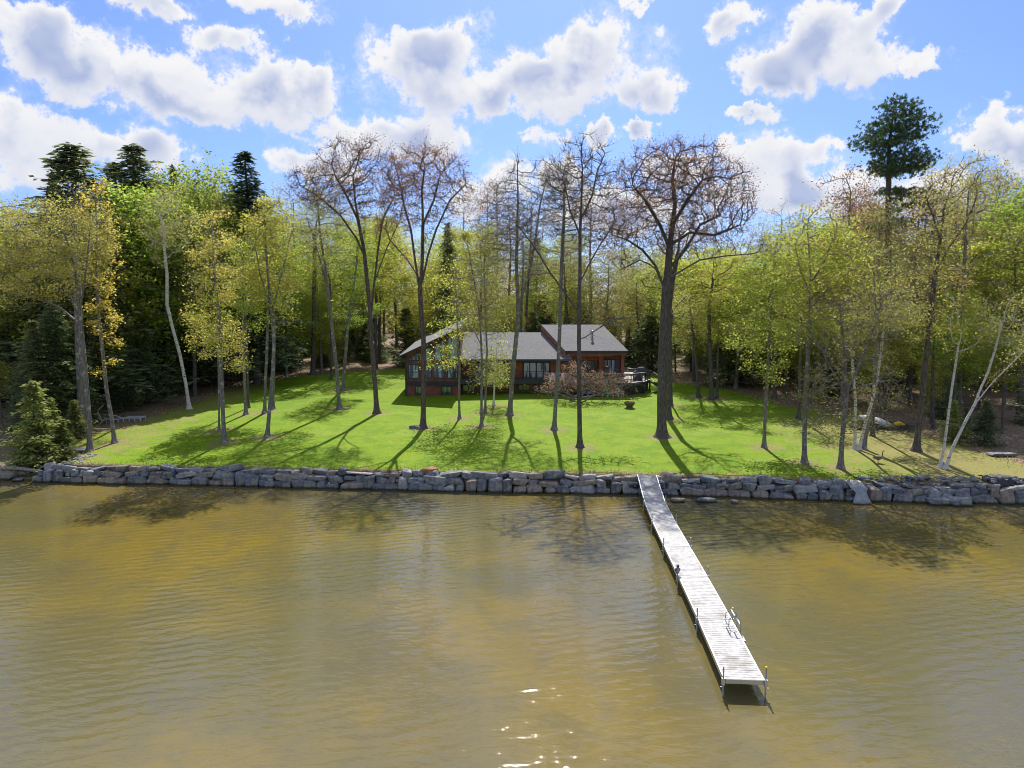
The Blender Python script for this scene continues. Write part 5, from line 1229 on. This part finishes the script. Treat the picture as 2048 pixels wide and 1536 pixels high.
def place(kind, k, px, py_base, py_top, label, group=None, Y=None, wid=1.0, cat=None, X=None):
    nv = len([q_ for q_ in PR if q_[0] == kind]); pr = PR[kind, k % nv]
    if Y is None: P = ground_pt(px, py_base)
    else: x_ = pt(px, py_base, Y).x if X is None else X; P = Vector((x_, Y, float(terrain(x_, Y))))
    H0 = {'hemlock': 20, 'spruce': 20, 'sapling': 6, 'cedar': 5}.get(kind, 18.5)
    ht = pt(px, py_top, P.y).z-P.z if py_top is not None else H0
    s = ht/H0; w = s*wid if kind in ('hemlock', 'spruce', 'sapling', 'cedar') else (.55+.45*s)*wid
    P.z -= .05
    return copy_thing(pr, P, rnd.uniform(0, 6.28), (w, w, s), label, group, cat)
place('hemlock', 0, 128, 0, 288, 'tall dark spire topped conifer at the far left above the leafy trees', Y=74, wid=2.1)
place('hemlock', 1, 245, 0, 292, 'dark broad topped conifer behind the bright green tree at left', Y=84, wid=1.9)
place('hemlock', 2, 205, 0, 325, 'smaller dark conifer between the two tallest conifers at left', Y=88, wid=1.6)
place('spruce', 0, 487, 0, 303, 'narrow blue green spire conifer left of the tall bare trees', Y=86, wid=1.6)
place('spruce', 1, 328, 0, 328, 'thin conifer tip showing just above the leafy trees at left', Y=95, wid=.7)
place('hemlock', 1, 78, 0, 345, 'dark conifer just left of the tallest left conifer', Y=80, wid=.9)
place('hemlock', 0, 12, 0, 455, 'dark conifer at the left picture edge', Y=72, wid=1.2)
place('cedar', 0, 45, 0, 795, 'bright green bushy evergreen by the water in the left corner', Y=54.5, wid=1.0)
place('cedar', 1, 6, 0, 765, 'evergreen bush cut by the left picture edge', Y=51.5, wid=1.1)
place('cedar', 0, 96, 0, 800, 'smaller evergreen bush between the corner bush and the grey trunks', Y=58, wid=1.1)
place('cedar', 1, 25, 0, 830, 'low spreading bush at the foot of the corner evergreens', Y=51.8, wid=1.3)
place('cedar', 0, 65, 0, 838, 'rounded light bush just left of the grassy bank', Y=53.0, wid=1.2)
place('hemlock', 1, 60, 0, 600, 'shaggy light tipped hemlock between the corner bushes and thick trunk', Y=61, wid=1.6)
place('hemlock', 2, 20, 0, 640, 'dark shaggy hemlock behind the corner bushes', Y=59, wid=1.5)
place('hemlock', 0, 105, 0, 655, 'shaggy hemlock behind the thick grey trunk at left', Y=63, wid=1.5)
place('sapling', 0, 255, 0, 640, 'mid green hemlock right of the leaning golden tree', Y=73, wid=.62)
place('sapling', 1, 310, 0, 660, 'dark hemlock left of the curved birch', Y=79, wid=.6)
place('sapling', 1, 2030, 0, 800, 'very dark low evergreen at the right picture edge', Y=53.5, wid=1.2)
place('sapling', 0, 1990, 0, 815, 'dark green low evergreen behind the leaning birch', Y=56, wid=1.0)
place('cedar', 0, 1960, 0, 800, 'light green bush at the wood edge behind the leaning birch', Y=54.5, wid=1.0)
place('hemlock', 1, 890, 0, 445, 'dark conifer behind the roof of the left wing', Y=100, wid=.8)
place('green', 0, 232, 0, 372, 'bright lime green tree glowing in the sun left of the birch', Y=77, wid=1.5)
place('green', 1, 300, 0, 380, 'fresh green tree behind the curved birch', Y=82, wid=1.2)
place('green', 2, 365, 0, 340, 'tall green tree right of the curved birch', Y=86, wid=1.3)
place('yellow', 0, 135, 0, 395, 'yellow green tree in front of the tallest left conifer', Y=70, wid=1.2)
# ------------------------------------------------------------------ the woods
TL = np.array([(-200,400),(0,400),(60,420),(150,400),(250,375),(350,350),(450,375),(550,400),(620,420),(700,430),(800,430),(900,440),(1000,440),(1100,450),(1200,470),(1290,480),(1400,500),(1480,470),(1560,390),(1650,330),(1720,330),(1800,370),(1900,330),(2048,310),(2300,320)])
NAMES = {'green': 'fresh green tree', 'yellow': 'yellow green tree', 'olive': 'olive leaved tree', 'orange': 'tan tinted tree', 'budding': 'russet budding tree', 'bareth': 'leafless grey tree', 'hemlock': 'dark hemlock', 'spruce': 'dark spruce', 'sapling': 'young dark hemlock'}
ZN = [(140,'at the far left edge'),(330,'behind the stored metal frames'),(520,'behind the curved white birch'),(700,'back left of the lawn'),(860,'left of the house'),(1060,'behind the long grey roof'),(1260,'behind the right roof'),(1400,'behind the big oak'),(1560,'back right of the lawn'),(1720,'right of the lawn'),(1870,'behind the overturned boat'),(9999,'at the far right edge')]
def zone(px): return [b for a, b in ZN if px < a][0]
PLACED = []
def choice(px):
    r_ = rnd.random()
    if px < 520: t = [('green', .28), ('yellow', .18), ('olive', .14), ('orange', .08), ('olive', .10), ('hemlock', .20)]
    elif px < 960: t = [('green', .24), ('yellow', .24), ('olive', .24), ('orange', .08), ('bareth', .10), ('hemlock', .08)]
    elif px < 1260: t = [('olive', .30), ('yellow', .24), ('bareth', .16), ('budding', .10), ('green', .12), ('orange', .08)]
    elif px < 1500: t = [('olive', .28), ('yellow', .30), ('orange', .18), ('green', .14), ('hemlock', .10)]
    else: t = [('olive', .34), ('yellow', .22), ('budding', .20), ('green', .12), ('bareth', .12)]
    for a, b in t:
        if r_ < b: return a
        r_ -= b
    return t[0][0]
placed = []
KEEP = [(*ground_pt(215, 846)[:2], 4.5), (*ground_pt(262, 846)[:2], 4.5), (*ground_pt(1765, 866)[:2], 5.5), (*ground_pt(1790, 880)[:2], 4)]
def ok(x, y, md):
    if x > -13.2 and x < 18 and 70 < y < 93: return False
    if sdist([x], [y])[0] > -1.2: return False
    if -40 < x and y < shoreY(x)+5: return False
    for bx_, by_, rr_ in KEEP:
        if (x-bx_)**2+(y-by_)**2 < rr_*rr_: return False
    return all((x-a)**2+(y-b)**2 > md*md for a, b in placed)
cnt = 0
for Y, md in ((72, 3.2), (78, 3.4), (84, 3.6), (90, 3.8), (96, 4.0), (103, 4.4), (111, 4.8), (120, 5.2), (130, 5.6), (142, 6.2)):
    for _ in range(98):
        px = rnd.uniform(-140, 2230); y = Y+rnd.uniform(-3, 3); x = pt(px, 700, y).x
        if px > 1500 and y < 75+0*px and px < 1700: pass
        if not ok(x, y, md): continue
        k = choice(px); top = float(np.interp(px, TL[:, 0], TL[:, 1]))
        if k in ('budding', 'bareth'): tp = top-(rnd.uniform(-60, 25) if px > 1500 else rnd.uniform(0, 110))
        elif 1500 < px and k in ('olive',) and rnd.random() < .35: tp = top+rnd.uniform(0, 60)
        elif px > 1500: tp = top+rnd.uniform(70, 230)
        else: tp = top+abs(rnd.gauss(0, 55))+(90-Y)*.5*(1 if Y < 90 else 0)
        if k == 'hemlock': tp = top+rnd.uniform(60, 240)
        placed.append((x, y)); cnt += 1
        o = place(k, rnd.randint(0, 2), px, 0, tp, 'x', NAMES[k]+'s in the woods '+zone(px), Y=y, X=x, wid=rnd.uniform(.9, 1.25))
        PLACED.append((o, ('tall ' if tp < top+25 else 'lower ')+NAMES[k], ('in the deep woods ' if Y > 100 else 'in the near woods ')+zone(px), px))
print('forest trees', cnt)
print('faces', sum(len(m_.polygons) for m_ in bpy.data.meshes))
# understory
cnt = 0; placed2 = []
for Y in (50, 58, 66, 74, 82, 90, 97, 105, 114, 124, 136):
    for _ in range(58):
        px = rnd.uniform(-60, 2110); y = Y+rnd.uniform(-4, 4); x = pt(px, 700, y).x
        if not ok(x, y, 0) or sdist([x], [y])[0] > -2.2: continue
        if any((x-a)**2+(y-b)**2 < 9 for a, b in placed2): continue
        placed2.append((x, y)); cnt += 1
        conif = rnd.random() < (.9 if px < 900 else (.45 if px < 1500 else .3)); z_ = zone(px)
        if conif: o = place('sapling', rnd.randint(0, 1), px, 0, None, 'x', 'young dark hemlocks in the undergrowth '+z_, Y=y, X=x); s = rnd.uniform(.7, 1.7)
        else: o = place('green' if rnd.random() < .4 else 'yellow', rnd.randint(0, 2), px, 0, None, 'x', 'leafy saplings in the undergrowth '+z_, Y=y, X=x); s = rnd.uniform(.28, .62)
        o.scale = (s*1.15, s*1.15, s); PLACED.append((o, ('small dark hemlock' if conif and s < 1.1 else ('bushy dark hemlock' if conif else 'leafy sapling')), ('in deep' if Y > 95 else 'in near')+' undergrowth '+z_, px))
print('understory', cnt)
ORD = ['', 'second ', 'third ', 'fourth ', 'fifth ', 'sixth ', 'seventh ', 'eighth ', 'ninth ', 'tenth ', 'eleventh ', 'twelfth ', 'thirteenth ', 'fourteenth ', 'fifteenth ', 'sixteenth ', 'seventeenth ', 'eighteenth ', 'nineteenth ', 'twentieth ']
bk = {}
for p_ in PLACED: bk.setdefault((p_[1], p_[2]), []).append(p_)
for (a, b), L_ in bk.items():
    L_.sort(key=lambda t: t[3])
    for i, p_ in enumerate(L_):
        p_[0]['label'] = a+' '+b+('' if len(L_) == 1 else (', '+((ORD[i]+'from left' if i else 'leftmost') if i < len(L_)/2+.5 else ((ORD[len(L_)-1-i]+'from right') if i < len(L_)-1 else 'rightmost'))))
for pr in PR.values():
    for c_ in PROTO_CH[pr.name]: bpy.data.objects.remove(c_)
    bpy.data.objects.remove(pr)
# far-off wood closing the view
N = 90000; xf = rng.uniform(-150, 150, N); yf = rng.uniform(150, 185, N)
hf = (6.5+3.5*np.sin(xf*.13+yf*.4)+2.5*np.sin(xf*.41+1)+1.5*np.sin(xf*.9+yf))
C = np.stack([xf, yf, terrain(xf, yf)+hf*rng.random(N)**.8], 1); LV, LF = leaf_quads(C, .75, rng, flat=.3)
sel = rng.random(N) < .6
o = link('far_wood', np_mesh('far_wood', LV, [LF], [LM['olive'], LM['hemlock'], LM['yellow']], rng.choice([0, 1, 2], N, p=[.35, .45, .2])))
tag(o, 'distant wood beyond the nearer trees', 'wood', kind='stuff')
# last year's leaves lying on the lawn
N = 30000; xs = rng.uniform(-34, 40, N); ss = rng.uniform(1.2, 46, N); ys = shoreY(xs)+ss; sdv = sdist(xs, ys); bf = basef(xs, ys)
k = (sdv > 0) & (rng.random(N) < .06+.35*np.exp(-sdv/1.5)+.35*bf+.25*np.clip((xs-14)/14, 0, 1)+.12*(ss < 3)); xs, ys = xs[k], ys[k]; n = len(xs)
C = np.stack([xs, ys, terrain(xs, ys)+.035], 1); LV, LF = leaf_quads(C, .085, rng, flat=4)
tag(link('fallen_leaves', np_mesh('fallen_leaves', LV, [LF], [leafmat('dead_leaf', (.22,.14,.08), (.50,.40,.27), None, .2)])), 'scattered dead leaves lying on the lawn', 'leaves', kind='stuff')
# grass tufts and fallen twigs at the rough edges
m_t = leafmat('rough_grass', (.22,.26,.06), (.45,.42,.16), None, .4)
N = 16000; xs = rng.uniform(-38, 42, N*4); ss = rng.uniform(.7, 60, N*4); ys = shoreY(xs)+ss; sdv = sdist(xs, ys)
k = ((np.abs(sdv) < 1.4) & (ss > .8)) | ((xs < -28) & (sdv < 0) & (ss < 8) & (ss > 2.5)); xs, ys = xs[k][:N], ys[k][:N]; n = len(xs)
C = np.stack([xs, ys, terrain(xs, ys)], 1); h = rng.uniform(.08, .26, n)[:, None]; a = rng.uniform(0, 6.28, n); sdx = np.stack([np.cos(a), np.sin(a), a*0], 1)*.03
tip = C+np.column_stack([rng.normal(0, .06, n), rng.normal(0, .06, n), h[:, 0]])
V = np.stack([C-sdx, C+sdx, tip], 1).reshape(-1, 3)
tag(link('rough_grass', np_mesh('rough_grass', V, [np.arange(3*n).reshape(-1, 3)], [m_t])), 'rough dry grass along the edges of the lawn', 'grass', kind='stuff')
